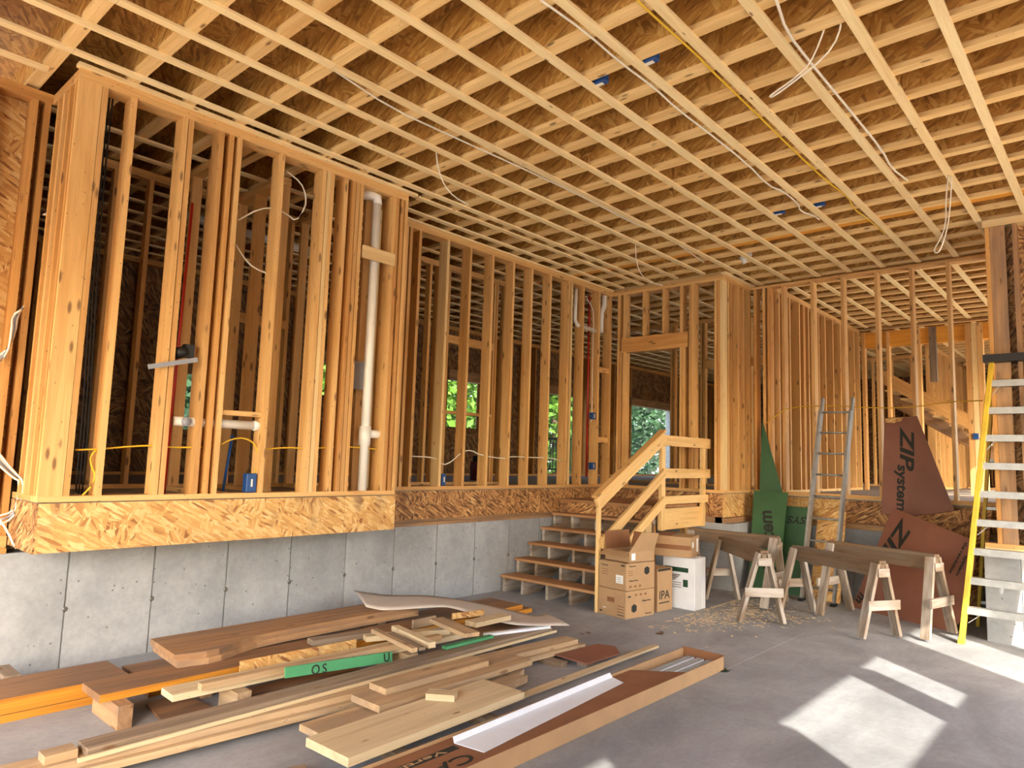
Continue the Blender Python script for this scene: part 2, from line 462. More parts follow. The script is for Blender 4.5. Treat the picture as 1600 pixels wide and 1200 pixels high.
# bay (cantilevered box) wall
wb, B = wall('wall_left_bay', 'x', YBAY, 1.35, 4.29, [1.495, 1.69, 2.06, (2.105, 'stud'), 2.35, (2.43, 'studd'), 2.5, 2.885, 3.30, (3.345, 'pale'), 3.385, 3.535, (3.62, 'studd'), 3.665, 3.71, 4.1, (4.14, 'studd'), (4.20, 'studd'), 4.25],
             'projecting bay of open studs with fresh flake board skirt')
bx('corner_post', 1.35, 1.492, YBAY, YBAY+ST, ZP, ZT-.076, 'stud', wb)
for k, m in ((0, 'studd'), (1, 'studd'), (2, 'stud'), (3, 'studd')):
    bx('stud', 1.35, 1.49, YBAY+.06+.13*k, YBAY+.098+.13*k, ZP, ZT-.076, m, wb)
bx('stud', 4.15, 4.29, YBAY+.2, YBAY+.238, ZP, ZT-.076, 'stud', wb); bx('stud', 4.15, 4.29, YBAY+.42, YBAY+.458, ZP, ZT-.076, 'pale', wb)
for x0, x1 in ((1.35, 1.49), (4.15, 4.29)):
    bx('top_plate', x0, x1, YBAY+.14, YW, ZT-.076, ZT, 'stud', wb); bx('bottom_plate', x0, x1, YBAY+.14, YW, ZF, ZP, 'stud', wb)
bx('cap_strip', 1.33, 4.38, YBAY-.035, YBAY+.03, ZT, ZT+.024, 'strip', wb)
xx = 1.36
for e in (3.72, 4.295):
    bx('rim_panel', xx, e-.002, YBAY-.012, YBAY+.0, .918, ZF-.008, 'osb', wb); xx = e
bx('rim_panel', 1.348, 1.36, YBAY-.012, YW, .918, ZF-.008, 'osbold', wb)
bx('rim_panel', 4.283, 4.295, YBAY, YW, .918, ZF-.008, 'osbold', wb)
bx('soffit', 1.36, 4.28, YBAY, YW, .918, .93, 'osbold', wb)
bx('blocking', 3.76, 4.14, YBAY-.022, YBAY-.002, 3.46, 3.58, 'pale', wb)
bx('blocking', 2.54, 2.89, YBAY+.03, YBAY+.12, 1.90, 1.94, 'stud', wb)
# far left: full-height stud and sheathing wall
we, B = wall('wall_left_end', 'x', YW+.0, -2.6, 1.35, [-1.4, -.6, .2, .98, 1.22, 1.30], 'full-height stud wall with flake board sheathing at far left', zb=.855, mat='studd')
bx('sheathing', -2.6, 1.35, YW+.14, YW+.153, .855, ZT, 'osb', we)
bx('blocking', 1.04, 1.34, YW-.02, YW+.1, .90, .98, 'stud', we)

# wall at head of steps
ws, B = wall('wall_stair', 'y', XA, YB, YW, [5.80, (5.755, None, (ZP, 3.3)), (5.70, None), (5.36, None, (3.50, ZT-.076)), (5.03, None, (3.50, ZT-.076)), 4.745, (4.70, None, (ZP, 3.3)), 4.60, 4.56, 4.22, (4.175, 'studd'), (4.135, 'pale')],
             'stud wall with framed doorway at the head of the steps')
bx('header', XA-.005, XA+.12, 4.66, 5.76, 3.27, 3.49, 'studd', ws)
bx('rim_panel', XA-.012, XA, YB, YW-.02, .93, ZF-.01, 'osbold', ws)
bx('sill_plate', XA-.04, XA+.1, YB, YW-.02, .857, .925, 'brown', ws)
# hall wall (runs on into the depth)
wh, B = wall('wall_hall', 'x', YB, XA+.141, XC-.001, [9.02, (9.1, 'studd'), 9.33, (9.38, 'studd'), 9.52, 9.6, 9.70, (9.74, 'studd')], 'stud wall running back beside the green panels', side=1)
bx('rim_panel', XA-.012, 9.30, YB-.012, YB, .93, ZF-.01, 'osb', wh); bx('rim_panel', 9.304, XC, YB-.012, YB, .93, ZF-.01, 'osb', wh)
bx('sill_plate', XA-.04, XC, YB-.05, YB+.1, .857, .925, 'brown', wh)
bx('cap_strip', XA-.02, XC+.2, YB-.05, YB+.02, ZT, ZT+.022, 'strip', wh)
# open wall at back
wc, B = wall('wall_back', 'y', XC, 1.0, YB, [(4.05, 'studd'), 3.92, (3.85, 'studd'), 3.645, 3.24, 2.845, 2.425, 2.02, 1.615, 1.20], 'open stud wall standing on the back stem wall', mat='stud', topn=1)
bx('rim_panel', XC-.012, XC, 2.9, YB-.02, .93, ZF-.01, 'osb', wc); bx('rim_panel', XC-.012, XC, .95, 2.896, .93, ZF-.01, 'osbold', wc)
bx('sill_plate', XC-.07, XC+.1, .95, YB-.06, .857, .925, 'brown', wc)
bx('subfloor_edge', XC-.03, XC+.02, .95, YB-.02, ZF-.012, ZF, 'pale', wc)
# hall wall continued beyond
w2, B = wall('wall_hall_inner', 'x', 3.80, XC+.15, 14.0, [10.0, (10.28, 'studd'), 10.42, 10.82, (11.0, 'studd'), (11.05, 'studd'), 11.22, 11.62, 11.7, 12.02, 12.42, 12.82, 13.22, 13.62, 13.95], 'stud wall of the lit room beyond the back wall', side=1, mat='stud')
# concrete pier and post at right
wp = thing('wall_right_pier', (8.5, .3, 0), 'concrete pier with framed post above at the right edge', 'wall', kind='structure')
bx('concrete_panel', 8.34, 8.6, .88, 1.17, 0, .86, 'conc', wp); bx('concrete_panel', 8.345, 8.6, -2.0, .876, 0, .86, 'conc', wp)
bx('sill_plate', 8.42, 8.6, -2, 1.17, .86, .898, 'pale', wp); bx('sill_plate', 8.42, 8.6, -2, 1.17, .90, .936, 'stud', wp)
bx('stud', 8.46, 8.6, 1.03, 1.068, .936, ZT-.08, 'studd', wp); bx('stud', 8.47, 8.508, .90, 1.028, .936, ZT-.08, 'brown', wp)
bx('stud', 8.46, 8.6, .80, .838, .936, ZT-.08, 'brown', wp); bx('stud', 8.46, 8.6, 0.40, .438, .936, ZT-.08, 'brown', wp)
bx('sheathing', 8.6, 8.613, -2, 1.07, .936, ZT, 'osbold', wp)
bx('top_plate', 8.46, 8.6, -2, 1.09, ZT-.076, ZT, 'pale', wp)
bx('concrete_panel', 8.6, XC, .92, 1.17, 0, .86, 'conc', wp)
bx('sheathing', 8.613, XC, 1.0, 1.012, .86, ZT, 'osbold', wp)

# ---- rooms behind
wi, B = wall('wall_inner', 'x', 6.88, 1.9, 7.47, [2.09, 2.40, (2.66, 'studd'), 2.70, 3.1, (3.9, None), 4.3, 4.7, 5.1, 5.5, 5.95, (6.1, 'studd'), 6.29, 7.2, (7.25, 'studd'), 7.43], 'inner partition of studs behind the left wall', depth=.09)
B('header', 3.14, 3.9, 2.95, 3.05); B('header', 6.33, 7.2, 3.16, 3.27)
B('rough_sill', 6.33, 7.2, 2.2, 2.24)
wi2, B = wall('wall_inner_cross', 'y', 2.62, 5.5, 6.86, [5.75, 6.1, 6.45, 6.8], 'short cross partition of studs behind the bay', depth=.09)
wi3, B = wall('wall_inner_bath', 'y', 3.98, 5.6, 6.86, [5.62, 6.0, 6.4, 6.8], 'short partition of studs behind the white vent pipe', depth=.09)
wi4, B = wall('wall_inner_closet', 'y', 3.22, 5.95, 6.86, [5.96, (6.05, 'pale'), 6.4, 6.8], 'short partition with pale doubled stud behind the bay', depth=.12)
wi5, B = wall('wall_inner_hall', 'y', 11.5, 4.4, 7.6, [4.42, 4.85, (5.3, 'studd'), 5.7, 5.76, (6.30, 'studd'), 6.36], 'inner stud partition seen through the doorway', depth=.09)
B('header', 4.46, 5.7, 3.33, 3.48)
wo_, B = wall('wall_outer', 'x', YO-.14, 1.3, 22, [1.5+.4064*i for i in range(50) if not any(a-.06 < 1.5+.4064*i < b for a, b in ((4.2, 4.6), (6.45, 6.9), (9.5, 10.35), (12.6, 13.7), (16.2, 18.3)))], 'shade-darkened outer wall of the house with window openings', mat='studd')
wins = [(4.30, 4.40, 1.9, 2.7), (6.45, 6.9, 2.6, 3.16), (9.5, 10.35, 2.22, 3.16), (12.6, 13.7, 1.3, 3.16), (16.2, 18.3, 1.3, 3.16)]
xx = 1.3
for a, b, z0, z1 in wins:
    bx('sheathing', xx, a, YO, YO+.013, .2, ZT+.3, 'osb_shaded', wo_); bx('sheathing', a, b, YO, YO+.013, z1, ZT+.3, 'osb_shaded', wo_); bx('sheathing', a, b, YO, YO+.013, .2, z0, 'osb_shaded', wo_)
    bx('header', a-.1, b+.1, YO-.14, YO, z1, z1+.2, 'brown', wo_)
    xx = b
bx('sheathing', xx, 22, YO, YO+.013, .2, ZT+.3, 'osb_shaded', wo_)
bx('housewrap_panel', 18.28, 18.36, YO-.16, YO+.02, 1.3, 3.16, 'render', wo_)
we1 = thing('wall_outer_left', (1.3, 8, 0), 'flake board end wall of the house on the left', 'wall', kind='structure')
bx('sheathing', 1.28, 1.3, YW+.153, YO, .2, ZT+.3, 'osb_shaded', we1)
we2 = thing('wall_outer_right', (22, 4, 0), 'flake board end wall of the house far behind', 'wall', kind='structure')
bx('sheathing', 22, 22.02, -.4, YO, .2, ZT+.3, 'osb_shaded', we2)
for k in range(20): bx('stud', 21.86, 22, .3+.5*k, .338+.5*k, ZP, ZT, 'studd', we2)
# bright room beyond the back wall
bm_ = thing('wall_beam', (14.1, 1.9, ZF), 'amber laminated beam on posts across the room beyond', 'wall', kind='structure')
bx('beam', 14.05, 14.19, -.1, 3.8, ZT-.34, ZT-.06, 'lvlb', bm_)
for y, m in ((3.30, 'stud'), (2.80, 'stud'), (3.72, 'stud')): bx('stud', 14.0, 14.14, y, y+.05, ZF, ZT-.06, m, bm_)
for k in range(3): bx('post_ply', 13.98, 14.12, 1.86+.085*k, 1.94+.085*k, ZF, ZT-.06, 'pale' if k == 1 else 'stud', bm_)
bx('blocking', 14.0, 14.1, 2.55, 2.66, 3.2, ZT-.06, 'grey', bm_)
wf, B = wall('wall_far', 'x', 3.05, 16.4, 21.8, [16.4+.4064*i for i in range(14)], 'stud wall beside the far stairway', side=1, mat='stud')
wf2, B = wall('wall_far_cross', 'y', 17.6, 3.3, 5.5, [3.3, 3.7, 4.1, 4.5, 4.9, 5.3], 'cross stud wall at the back of the far room', mat='stud')
wf3, B = wall('wall_far_right', 'y', 19.5, .2, 3.0, [.4, .8, 1.2, 1.6, 2.0, 2.4, 2.8], 'stud wall closing the far stairway', mat='stud')
st2 = thing('far_staircase', (15, 2.6, ZF), 'slanted timber stair stringers in the sunlit room beyond', 'staircase')
board('stringer', (15.0, 3.75, 3.50), (15.0, 1.3, 1.93), .04, .24, 'stud', st2)
board('stringer', (15.9, 3.75, 3.10), (15.9, 1.3, 1.53), .04, .24, 'brown', st2)
for k in range(7):
    bx('tread', 15.02, 15.88, 1.75+.27*k, 2.02+.27*k, 2.12+.173*k, 2.15+.173*k, 'pale', st2)
bx('support_leg', 14.98, 15.02, 3.68, 3.75, ZF, 3.4, 'stud', st2); bx('support_leg', 15.88, 15.92, 3.68, 3.75, ZF, 3.0, 'stud', st2)
bx('support_leg', 14.98, 15.02, 1.3, 1.37, ZF, 1.9, 'stud', st2); bx('support_leg', 15.88, 15.92, 1.3, 1.37, ZF, 1.5, 'stud', st2)
# side wall of the bright room (openings let the sun in)
wr2 = thing('wall_right_inner', (13, 0, ZF), 'side wall of the bright room with tall window openings', 'wall', kind='structure')
bx('sheathing', XC, 22, -.16, -.02, ZF+2.2, ZT+.3, 'osbold', wr2); bx('sheathing', XC, 10.2, -.16, -.02, .2, ZF+2.2, 'osbold', wr2)
bx('sheathing', 13.2, 14.0, -.16, -.02, .2, ZF+2.2, 'osbold', wr2); bx('sheathing', 17, 22, -.16, -.02, .2, ZF+2.2, 'osbold', wr2)
bx('sheathing', 10.2, 17, -.16, -.02, .2, ZF, 'osbold', wr2)
# garage right wall with door openings (beside the camera)
wr = thing('wall_right', (3, -2, 0), 'garage right wall with open door bays', 'wall', kind='structure')
HZ = 3.09
bx('header', -2.6, XC, -2.15, -2.0, HZ, 3.2, 'stud', wr)
bx('sheathing', -2.6, -.5, -2.15, -2.0, 3.2, ZT+.3, 'osb', wr); bx('sheathing', -.5, -.107, -2.15, -2.0, 3.47, ZT+.3, 'osb', wr); bx('sheathing', -.107, XC, -2.15, -2.0, 3.2, ZT+.3, 'osb', wr)
bx('sheathing', -2.6, 1.3, -2.15, -2.0, 0, HZ, 'osb', wr)
bx('sun_block_panel', 1.3, 3.77, -2.1, -2.05, 0, 2.42, 'white', wr)  # unseen panel added to cut the near edge of the sun patch
bx('post', 3.77, 4.55, -2.15, -2.0, 0, HZ, 'osb', wr); bx('post', 5.52, 5.73, -2.15, -2.0, 0, HZ, 'osb', wr); bx('post', 7.8, XC, -2.15, -2.0, 0, HZ, 'osb', wr)  # narrow middle post is unseen, added to shade part of the pier
bx('sun_block_wing', 1.56, 1.60, -2.0, -1.6, 0, 2.9, 'osb', wr); bx('sun_block_wing', 3.33, 3.37, -2.0, -1.6, 0, 2.9, 'osb', wr)  # unseen blockers added to shape the left edges of the sun patches
wfr = thing('wall_front', (-2.6, 2, 0), 'garage front wall with wide open doorways behind the viewer', 'wall', kind='structure')
bx('header', -2.75, -2.6, -2.15, 6.1, 3.3, ZT+.3, 'osb', wfr)
bx('post', -2.75, -2.6, -2.15, -1.6, 0, 3.3, 'osb', wfr); bx('post', -2.75, -2.6, 1.9, 2.3, 0, 3.3, 'osb', wfr); bx('post', -2.75, -2.6, 5.7, 6.1, 0, 3.3, 'osb', wfr)

# ------------------------------------------------------------------ steps with rail
sr = thing('garage_stairs', (7.5, 5.1, 0), 'open-backed site-built wooden steps with landing and two-sided rail', 'stairs')
noseX = [6.46, 6.71, 6.96, 7.21, 7.43]; tz = [.20, .38, .56, .74, .92]
for i in range(5):
    x1 = noseX[i]+.29 if i < 4 else 7.62
    bx('tread', noseX[i], x1, 4.46, 5.91, tz[i]-.03, tz[i], 'tread', sr)
bx('landing_deck', 7.58, 8.80, 4.46, 5.91, 1.065, 1.10, 'tread', sr)
bx('riser_board', 7.61, 7.625, 4.47, 5.90, .925, 1.064, 'osbold', sr)
prof = [(6.49, 0), (6.49, .17), (6.74, .17), (6.74, .35), (6.99, .35), (6.99, .53), (7.24, .53), (7.24, .71), (7.46, .71), (7.46, .89), (7.60, .89), (7.60, .52), (6.80, 0)]
for y in (5.86, 5.56, 5.18, 4.84, 4.47):
    prism('stringer', [(x, y, z) for x, z in prof], (0, .038, 0), 'horse' if y != 4.47 else 'pale', sr)
# landing apron and posts
bx('apron', 7.70, 8.83, 4.41, 4.45, .80, 1.06, 'flange', sr)
bx('ledger', 7.60, 7.64, 4.46, 5.9, .60, .88, 'horse_shaded', sr)
bx('joist', 7.62, 8.8, 4.47, 4.51, .85, 1.06, 'horse', sr); bx('joist', 7.62, 8.8, 5.15, 5.19, .85, 1.06, 'horse', sr); bx('joist', 7.62, 8.8, 5.86, 5.9, .85, 1.06, 'stud', sr)
bx('newel_post', 6.40, 6.44, 4.42, 4.46, 0, 1.20, 'flange', sr)
bx('newel_post', 7.66, 7.75, 4.37, 4.41, .80, 1.93, 'flange', sr); bx('newel_post', 8.74, 8.83, 4.37, 4.41, .80, 1.93, 'flange', sr)
bx('newel_post', 8.5, 8.58, 5.8, 5.88, 0, 1.06, 'stud', sr); bx('newel_post', 8.5, 8.58, 4.50, 4.58, 0, 1.06, 'stud', sr); bx('newel_post', 7.62, 7.70, 4.47, 4.51, 0, .86, 'stud', sr)
bx('top_rail', 7.66, 8.92, 4.34, 4.37, 1.84, 1.97, 'flange', sr); bx('mid_rail', 7.66, 8.92, 4.34, 4.37, 1.44, 1.56, 'flange', sr); bx('low_rail', 7.66, 8.92, 4.34, 4.37, 1.12, 1.22, 'flange', sr)
board('handrail', (6.38, 4.44, 1.15), (7.70, 4.355, 1.95), .035, .13, 'flange', sr)
board('handrail_cap', (6.38, 4.47, 1.23), (7.72, 4.39, 2.03), .09, .03, 'stud', sr)
board('mid_rail', (6.42, 4.40, .72), (7.70, 4.355, 1.50), .035, .11, 'flange', sr)
board('low_rail', (6.95, 4.38, .72), (7.70, 4.355, 1.17), .035, .10, 'flange', sr)

# ------------------------------------------------------------------ cartons
def carton(name, x0, x1, y0, y1, z0, z1, mat, label, cat='box', rot=0):
    c = Vector(((x0+x1)/2, (y0+y1)/2, z0)); t = thing(name, c, label, cat); t.rotation_euler = (0, 0, rot)
    l, w, h = x1-x0, y1-y0, z1-z0
    link('body', box_mesh(l, w, h, mat, .004), wm(t) @ Matrix.Translation((0, 0, h/2)), t)
    return t, l, w, h
def mark(t, name, face, u, v, du, dv, mat, l, w, h, txt=None, size=None, xs=None):
    """flat print on the -X or -Y face; u across from the left as seen, v up"""
    if face == 'x': c = Vector((-l/2-.001, w/2-u, v)); xd, n = Vector((0, -1, 0)), Vector((-1, 0, 0))
    else: c = Vector((-l/2+u, -w/2-.001, v)); xd, n = Vector((1, 0, 0)), Vector((0, -1, 0))
    m = face_matrix(c, xd, n)
    if txt: return text(name, txt, wm(t) @ m, size, mat, t, width=xs)
    return link(name, box_mesh(du, dv, .0012, mat), wm(t) @ m, t)
rb = math.radians(-9)
for k, z0 in enumerate((0, .285)):
    t, l, w, h = carton('heat_pump_carton', 6.37, 6.83, 3.99, 4.38, z0, z0+.28, 'card', ('brown printed carton at the bottom of the stack beside the stair rail', 'brown printed carton with white shipping label on another carton')[k], rot=rb)
    hx = [(0, .045), (.04, .025), (.04, -.025), (0, -.045), (-.04, -.025), (-.04, .025)]
    u0 = .33 if k else .13
    cc = wm(t) @ Matrix.Translation((-l/2+u0, -w/2-.001, .19 if k else .10)) @ Matrix.Rotation(math.pi/2, 4, 'X')
    prism('cube_emblem', [cc @ Vector((a, b_, 0)) for a, b_ in hx], cc.to_3x3() @ Vector((0, 0, .0012)), 'ink', t)
    if k:
        mark(t, 'shipping_label', 'x', .30, .11, .10, .085, 'paper', l, w, h)
        for i in range(3): mark(t, 'label_line', 'x', .295, .125-.02*i, .06, .004, 'ink', l, w, h)
        mark(t, 'print_text', 'x', .085, .235, 0, 0, 'ink', l, w, h, 'Panasonic', .026); mark(t, 'print_text', 'y', .10, .25, 0, 0, 'ink', l, w, h, 'Panasonic', .026)
        mark(t, 'print_text', 'y', .12, .10, 0, 0, 'ink', l, w, h, 'WhisperWarm', .024)
        mark(t, 'print_bar', 'x', .345, .255, .05, .014, 'ink', l, w, h)
        for i in range(3): mark(t, 'print_icon', 'y', .07+.075*i, .04, .035, .02, 'cardd', l, w, h)
        for i in range(3): mark(t, 'print_line', 'x', .09, .19-.025*i, .09, .006, 'cardd', l, w, h)
        for i in range(3): mark(t, 'print_line', 'y', .07, .20-.022*i, .07, .006, 'cardd', l, w, h)
    else:
        for i in range(3): mark(t, 'print_icon', 'y', .16+.075*i, .235, .035, .02, 'cardd', l, w, h)
        mark(t, 'print_bar', 'y', .055, .225, .045, .016, 'ink', l, w, h)
        mark(t, 'print_text', 'y', .33, .165, 0, 0, 'ink', l, w, h, 'WhisperWarm', .024); mark(t, 'print_text', 'y', .36, .03, 0, 0, 'ink', l, w, h, 'Panasonic', .026)
        mark(t, 'print_block', 'x', .18, .17, .10, .05, 'cardd', l, w, h)
        for i in range(4): mark(t, 'print_line', 'x', .32, .12-.03*i, .09, .008, 'ink' if i == 3 else 'cardd', l, w, h)
        mark(t, 'print_bar', 'x', .04, .035, .035, .016, 'ink', l, w, h); mark(t, 'tape_scrap', 'x', .09, .075, .045, .008, 'paper', l, w, h)
# open carton on top
t = thing('open_carton', (6.62, 4.16, .57), 'open cardboard carton with raised flaps on top of the printed cartons', 'box'); t.rotation_euler = (0, 0, rb)
g = wm(t)
def loc(*p): return g @ Vector(p)
for n, p0, p1 in (('wall', (-.2, -.17, 0), (.2, -.17, 0)), ('wall', (-.2, .17, 0), (.2, .17, 0)), ('wall', (-.2, -.17, 0), (-.2, .17, 0)), ('wall', (.2, -.17, 0), (.2, .17, 0))):
    a, b_ = loc(*p0), loc(*p1)
    prism('side', [a, b_, b_+Vector((0, 0, .11)), a+Vector((0, 0, .11))], g.to_3x3() @ (Vector((0, .004, 0)) if p0[1] == p1[1] else Vector((.004, 0, 0))), 'card', t)
prism('bottom', [loc(-.2, -.17, 0), loc(.2, -.17, 0), loc(.2, .17, 0), loc(-.2, .17, 0)], (0, 0, .005), 'cardd', t)
prism('flap', [loc(-.2, -.17, .11), loc(.2, -.17, .11), loc(.19, -.24, .30), loc(-.1, -.25, .32)], g.to_3x3() @ Vector((0, .004, .001)), 'card', t)
prism('flap', [loc(-.2, .17, .11), loc(.2, .17, .11), loc(.2, .19, .30), loc(-.19, .19, .30)], g.to_3x3() @ Vector((0, .004, 0)), 'cardd', t)
prism('flap', [loc(.2, -.17, .11), loc(.2, .17, .11), loc(.25, .16, .28), loc(.25, -.16, .28)], g.to_3x3() @ Vector((.004, 0, 0)), 'cardd', t)
prism('flap', [loc(-.2, -.17, .11), loc(-.2, .17, .11), loc(-.31, .16, .07), loc(-.31, -.16, .07)], (0, 0, .004), 'card', t)
link('label_sticker', box_mesh(.06, .07, .001, 'paper'), face_matrix(loc(-.14, -.172, .06), g.to_3x3() @ Vector((1, 0, 0)), g.to_3x3() @ Vector((0, -1, 0))), t)
# short carton behind, white carton pair, brown carton on top
t, l, w, h = carton('narrow_carton', 6.93, 7.22, 3.98, 4.22, 0, .46, 'card', 'narrow open brown carton with large black letters behind the printed stack', rot=math.radians(-4))
mark(t, 'print_text', 'y', .13, .17, 0, 0, 'ink', l, w, h, 'IPA', .13, .2); mark(t, 'print_bar', 'y', .13, .09, .2, .012, 'ink', l, w, h)
mark(t, 'print_bar', 'y', .13, .445, .24, .025, 'ink', l, w, h)
mark(t, 'flap', 'y', .14, .36, .2, .17, 'card', l, w, h)
for k, (x0, x1) in enumerate(((7.30, 7.47), (7.475, 7.56))):
    t, l, w, h = carton('white_carton', x0, x1, 3.74, 4.14, 0, .57, 'white', ('white carton with green bands and a pipe drawing', 'plain white carton pressed against the back of the green-banded one')[k])
    if not k:
        mark(t, 'green_band', 'x', .17, .43, .30, .05, 'inkg', l, w, h); mark(t, 'green_square', 'x', .285, .285, .06, .08, 'inkg', l, w, h)
        for i in range(4): mark(t, 'drawing_line', 'x', .16-.02*i, .37-.018*i, .12, .012, 'steel', l, w, h)
        for i in range(3): mark(t, 'print_line', 'x', .16, .285-.025*i, .15, .006, 'ink', l, w, h)
        mark(t, 'print_text', 'x', .13, .43, 0, 0, 'paper', l, w, h, 'MAINTENANCE', .02, .16)
t, l, w, h = carton('brown_carton', 7.22, 7.62, 3.82, 4.28, .572, .80, 'card', 'taped brown carton lying on the white cartons', rot=math.radians(14))
mark(t, 'tape_strip', 'x', .23, .11, .46, .05, 'cardd', l, w, h); mark(t, 'label_sticker', 'y', .09, .14, .07, .06, 'paper', l, w, h); mark(t, 'label_sticker', 'y', .30, .12, .07, .15, 'paper', l, w, h)
gg = wm(t)
prism('flap', [gg @ Vector(p) for p in ((-.2, -.0, .228), (.15, -.0, .25), (.19, .22, .228), (-.19, .22, .228))], (0, 0, .004), 'cardd', t)

# ------------------------------------------------------------------ sawhorses
def sawhorse(near, far, h, feet, label, beam_h=.14):
    near = Vector((*near, h)); far = Vector((*far, h))
    t = thing('sawhorse', ((near.x+far.x)/2, (near.y+far.y)/2, 0), label, 'sawhorse', 'old wooden sawhorses by the back wall')
    d = (far-near).normalized()
    board('beam', near-d*.04+Vector((0, 0, -beam_h/2)), far+d*.04+Vector((0, 0, -beam_h/2)), .05, beam_h, 'horse_shaded', t)
    board('beam_cap', near-d*.04+Vector((0, 0, .0)), far+d*.04+Vector((0, 0, .0)), .085, .035, 'horse_shaded', t)
    n = Vector((-d.y, d.x, 0))
    for k, e in enumerate((near, far)):
        f = [Vector((*q, 0)) for q in feet[2*k:2*k+2]]
        for q in f:
            s = 1 if (q-e).dot(n) > 0 else -1
            top = e + n*s*.045 + Vector((0, 0, -.01))
            ax = (top-q).normalized()
            board('leg', q+ax*.012+Vector((0, 0, .008)), top, .035, .088, 'horse', t, upv=d)
        c = [q*.55 + (e+n*(1 if (q-e).dot(n) > 0 else -1)*.045)*.45 for q in f]
        out = -d*.055 if k == 0 else d*.055
        e0 = (c[1]-c[0]).normalized()
        board('brace', c[0]-e0*.05+out, c[1]+e0*.05+out, .022, .09, 'horse', t)
        g0 = [q*.13 + (e+n*(1 if (q-e).dot(n) > 0 else -1)*.045)*.87 for q in f]
        board('gusset', g0[0]+out*.9, g0[1]+out*.9, .02, .08, 'horse', t)
    return t
sawhorse((7.24, 2.94), (8.10, 3.78), .74, ((7.12, 3.155), (7.436, 2.81), (7.97, 3.95), (8.30, 3.68)), 'sawhorse nearest the white carton, leftmost in front')
sawhorse((8.36, 3.25), (8.33, 4.30), .79, ((7.98, 3.24), (8.66, 3.25), (8.05, 4.30), (8.64, 4.36)), 'sawhorse behind the leftmost one, in front of the green panels')
sawhorse((7.56, 1.92), (8.10, 2.90), .73, ((7.38, 2.053), (7.78, 1.83), (7.90, 3.04), (8.304, 2.80)), 'sawhorse standing furthest forward in the middle of the group')
sawhorse((8.07, 1.56), (8.44, 2.62), .79, ((7.80, 1.594), (8.386, 1.467), (8.127, 2.68), (8.76, 2.54)), 'sawhorse closest to the yellow stepladder')

# ------------------------------------------------------------------ ladders
def ext_ladder():
    f0, f1 = onz(1253, 938, 0), onz(1303, 948, 0)
    f0 = Vector((8.93, 3.15, 0)); f1 = Vector((8.88, 2.76, 0))
    t0, t1 = onx(1286, 623, 9.70), onx(1333, 622, 9.70)
    t = thing('extension_ladder', (f0+f1)/2, 'silver aluminium extension ladder leaning on the back studs', 'ladder')
    ax = (t0-f0).normalized()
    for a, b_ in ((f0, t0), (f1, t1)):
        board('rail', a+Vector((0, 0, .03)), b_, .028, .075, 'alu', t, upv=(1, 0, .3))
        s = (a+b_)/2
        board('fly_rail', a+(b_-a)*.08+Vector((-.05, 0, .03)), a+(b_-a)*.92+Vector((-.05, 0, .03)), .028, .06, 'alu', t, upv=(1, 0, .3))
        board('foot', a+Vector((-.06, 0, .015)), a+Vector((.06, 0, .015)), .05, .03, 'abs', t)
    for k in range(9):
        s = (.18+.29*k)/2.7
        if s < .99: tube('rung', [f0+(t0-f0)*s, f1+(t1-f1)*s], .014, 'alu', t)
ext_ladder()
def stepladder():
    base = Vector((8.03, 1.335, 0)); top = Vector((8.46, 1.055, 2.74)); wd0, wd1 = .62, .36
    t = thing('stepladder', base+Vector((.5, -.3, 0)), 'tall yellow fibreglass stepladder with grey steps at right edge', 'ladder')
    bR, tR = base+Vector((0, -wd0, 0)), top+Vector((0, -wd1, 0))
    for a, b_ in ((base, top), (bR, tR)):
        board('front_rail', a+Vector((0, 0, .02)), b_, .045, .09, 'yellow', t, upv=(1, 0, .15), ch=.004)
        board('rail_foot', a+Vector((-.05, 0, .02)), a+Vector((.05, 0, .02)), .05, .04, 'yellow', t)
    rb0, rb1 = base+Vector((.92, 0.0, 0)), bR+Vector((.92, -.02, 0))
    for a, b_ in ((rb0, top+Vector((.12, 0, 0))), (rb1, tR+Vector((.12, 0, 0)))):
        board('rear_rail', a+Vector((0, 0, .02)), b_, .03, .06, 'yellow', t, upv=(1, 0, -.15))
    for s in (.1, .28, .46, .64, .82):
        a = rb0+(top+Vector((.12, 0, 0))-rb0)*s; b_ = rb1+(tR+Vector((.12, 0, 0))-rb1)*s
        board('rear_brace', a, b_, .03, .03, 'alu', t)
    for k in range(9):
        s = (.31+.277*k)/2.74
        a, b_ = base+(top-base)*s, bR+(tR-bR)*s
        st_ = board('step', a+Vector((.01, 0, 0)), b_+Vector((.01, 0, 0)), .085, .065, 'alu', t)
        if k in (0, 3, 6, 8):
            for e, f, q in ((a, b_, 1), (b_, a, -1)):
                board('step_brace', e+Vector((0, -.02*q, -.12)), e+(f-e)*.22+Vector((0, 0, -.025)), .02, .006, 'alu', t)
    prism('top_cap', [top+Vector((-.12, .06, 0)), tR+Vector((-.12, -.06, 0)), tR+Vector((.2, -.06, 0)), top+Vector((.2, .06, 0))], (0, 0, .075), 'abs', t)
stepladder()

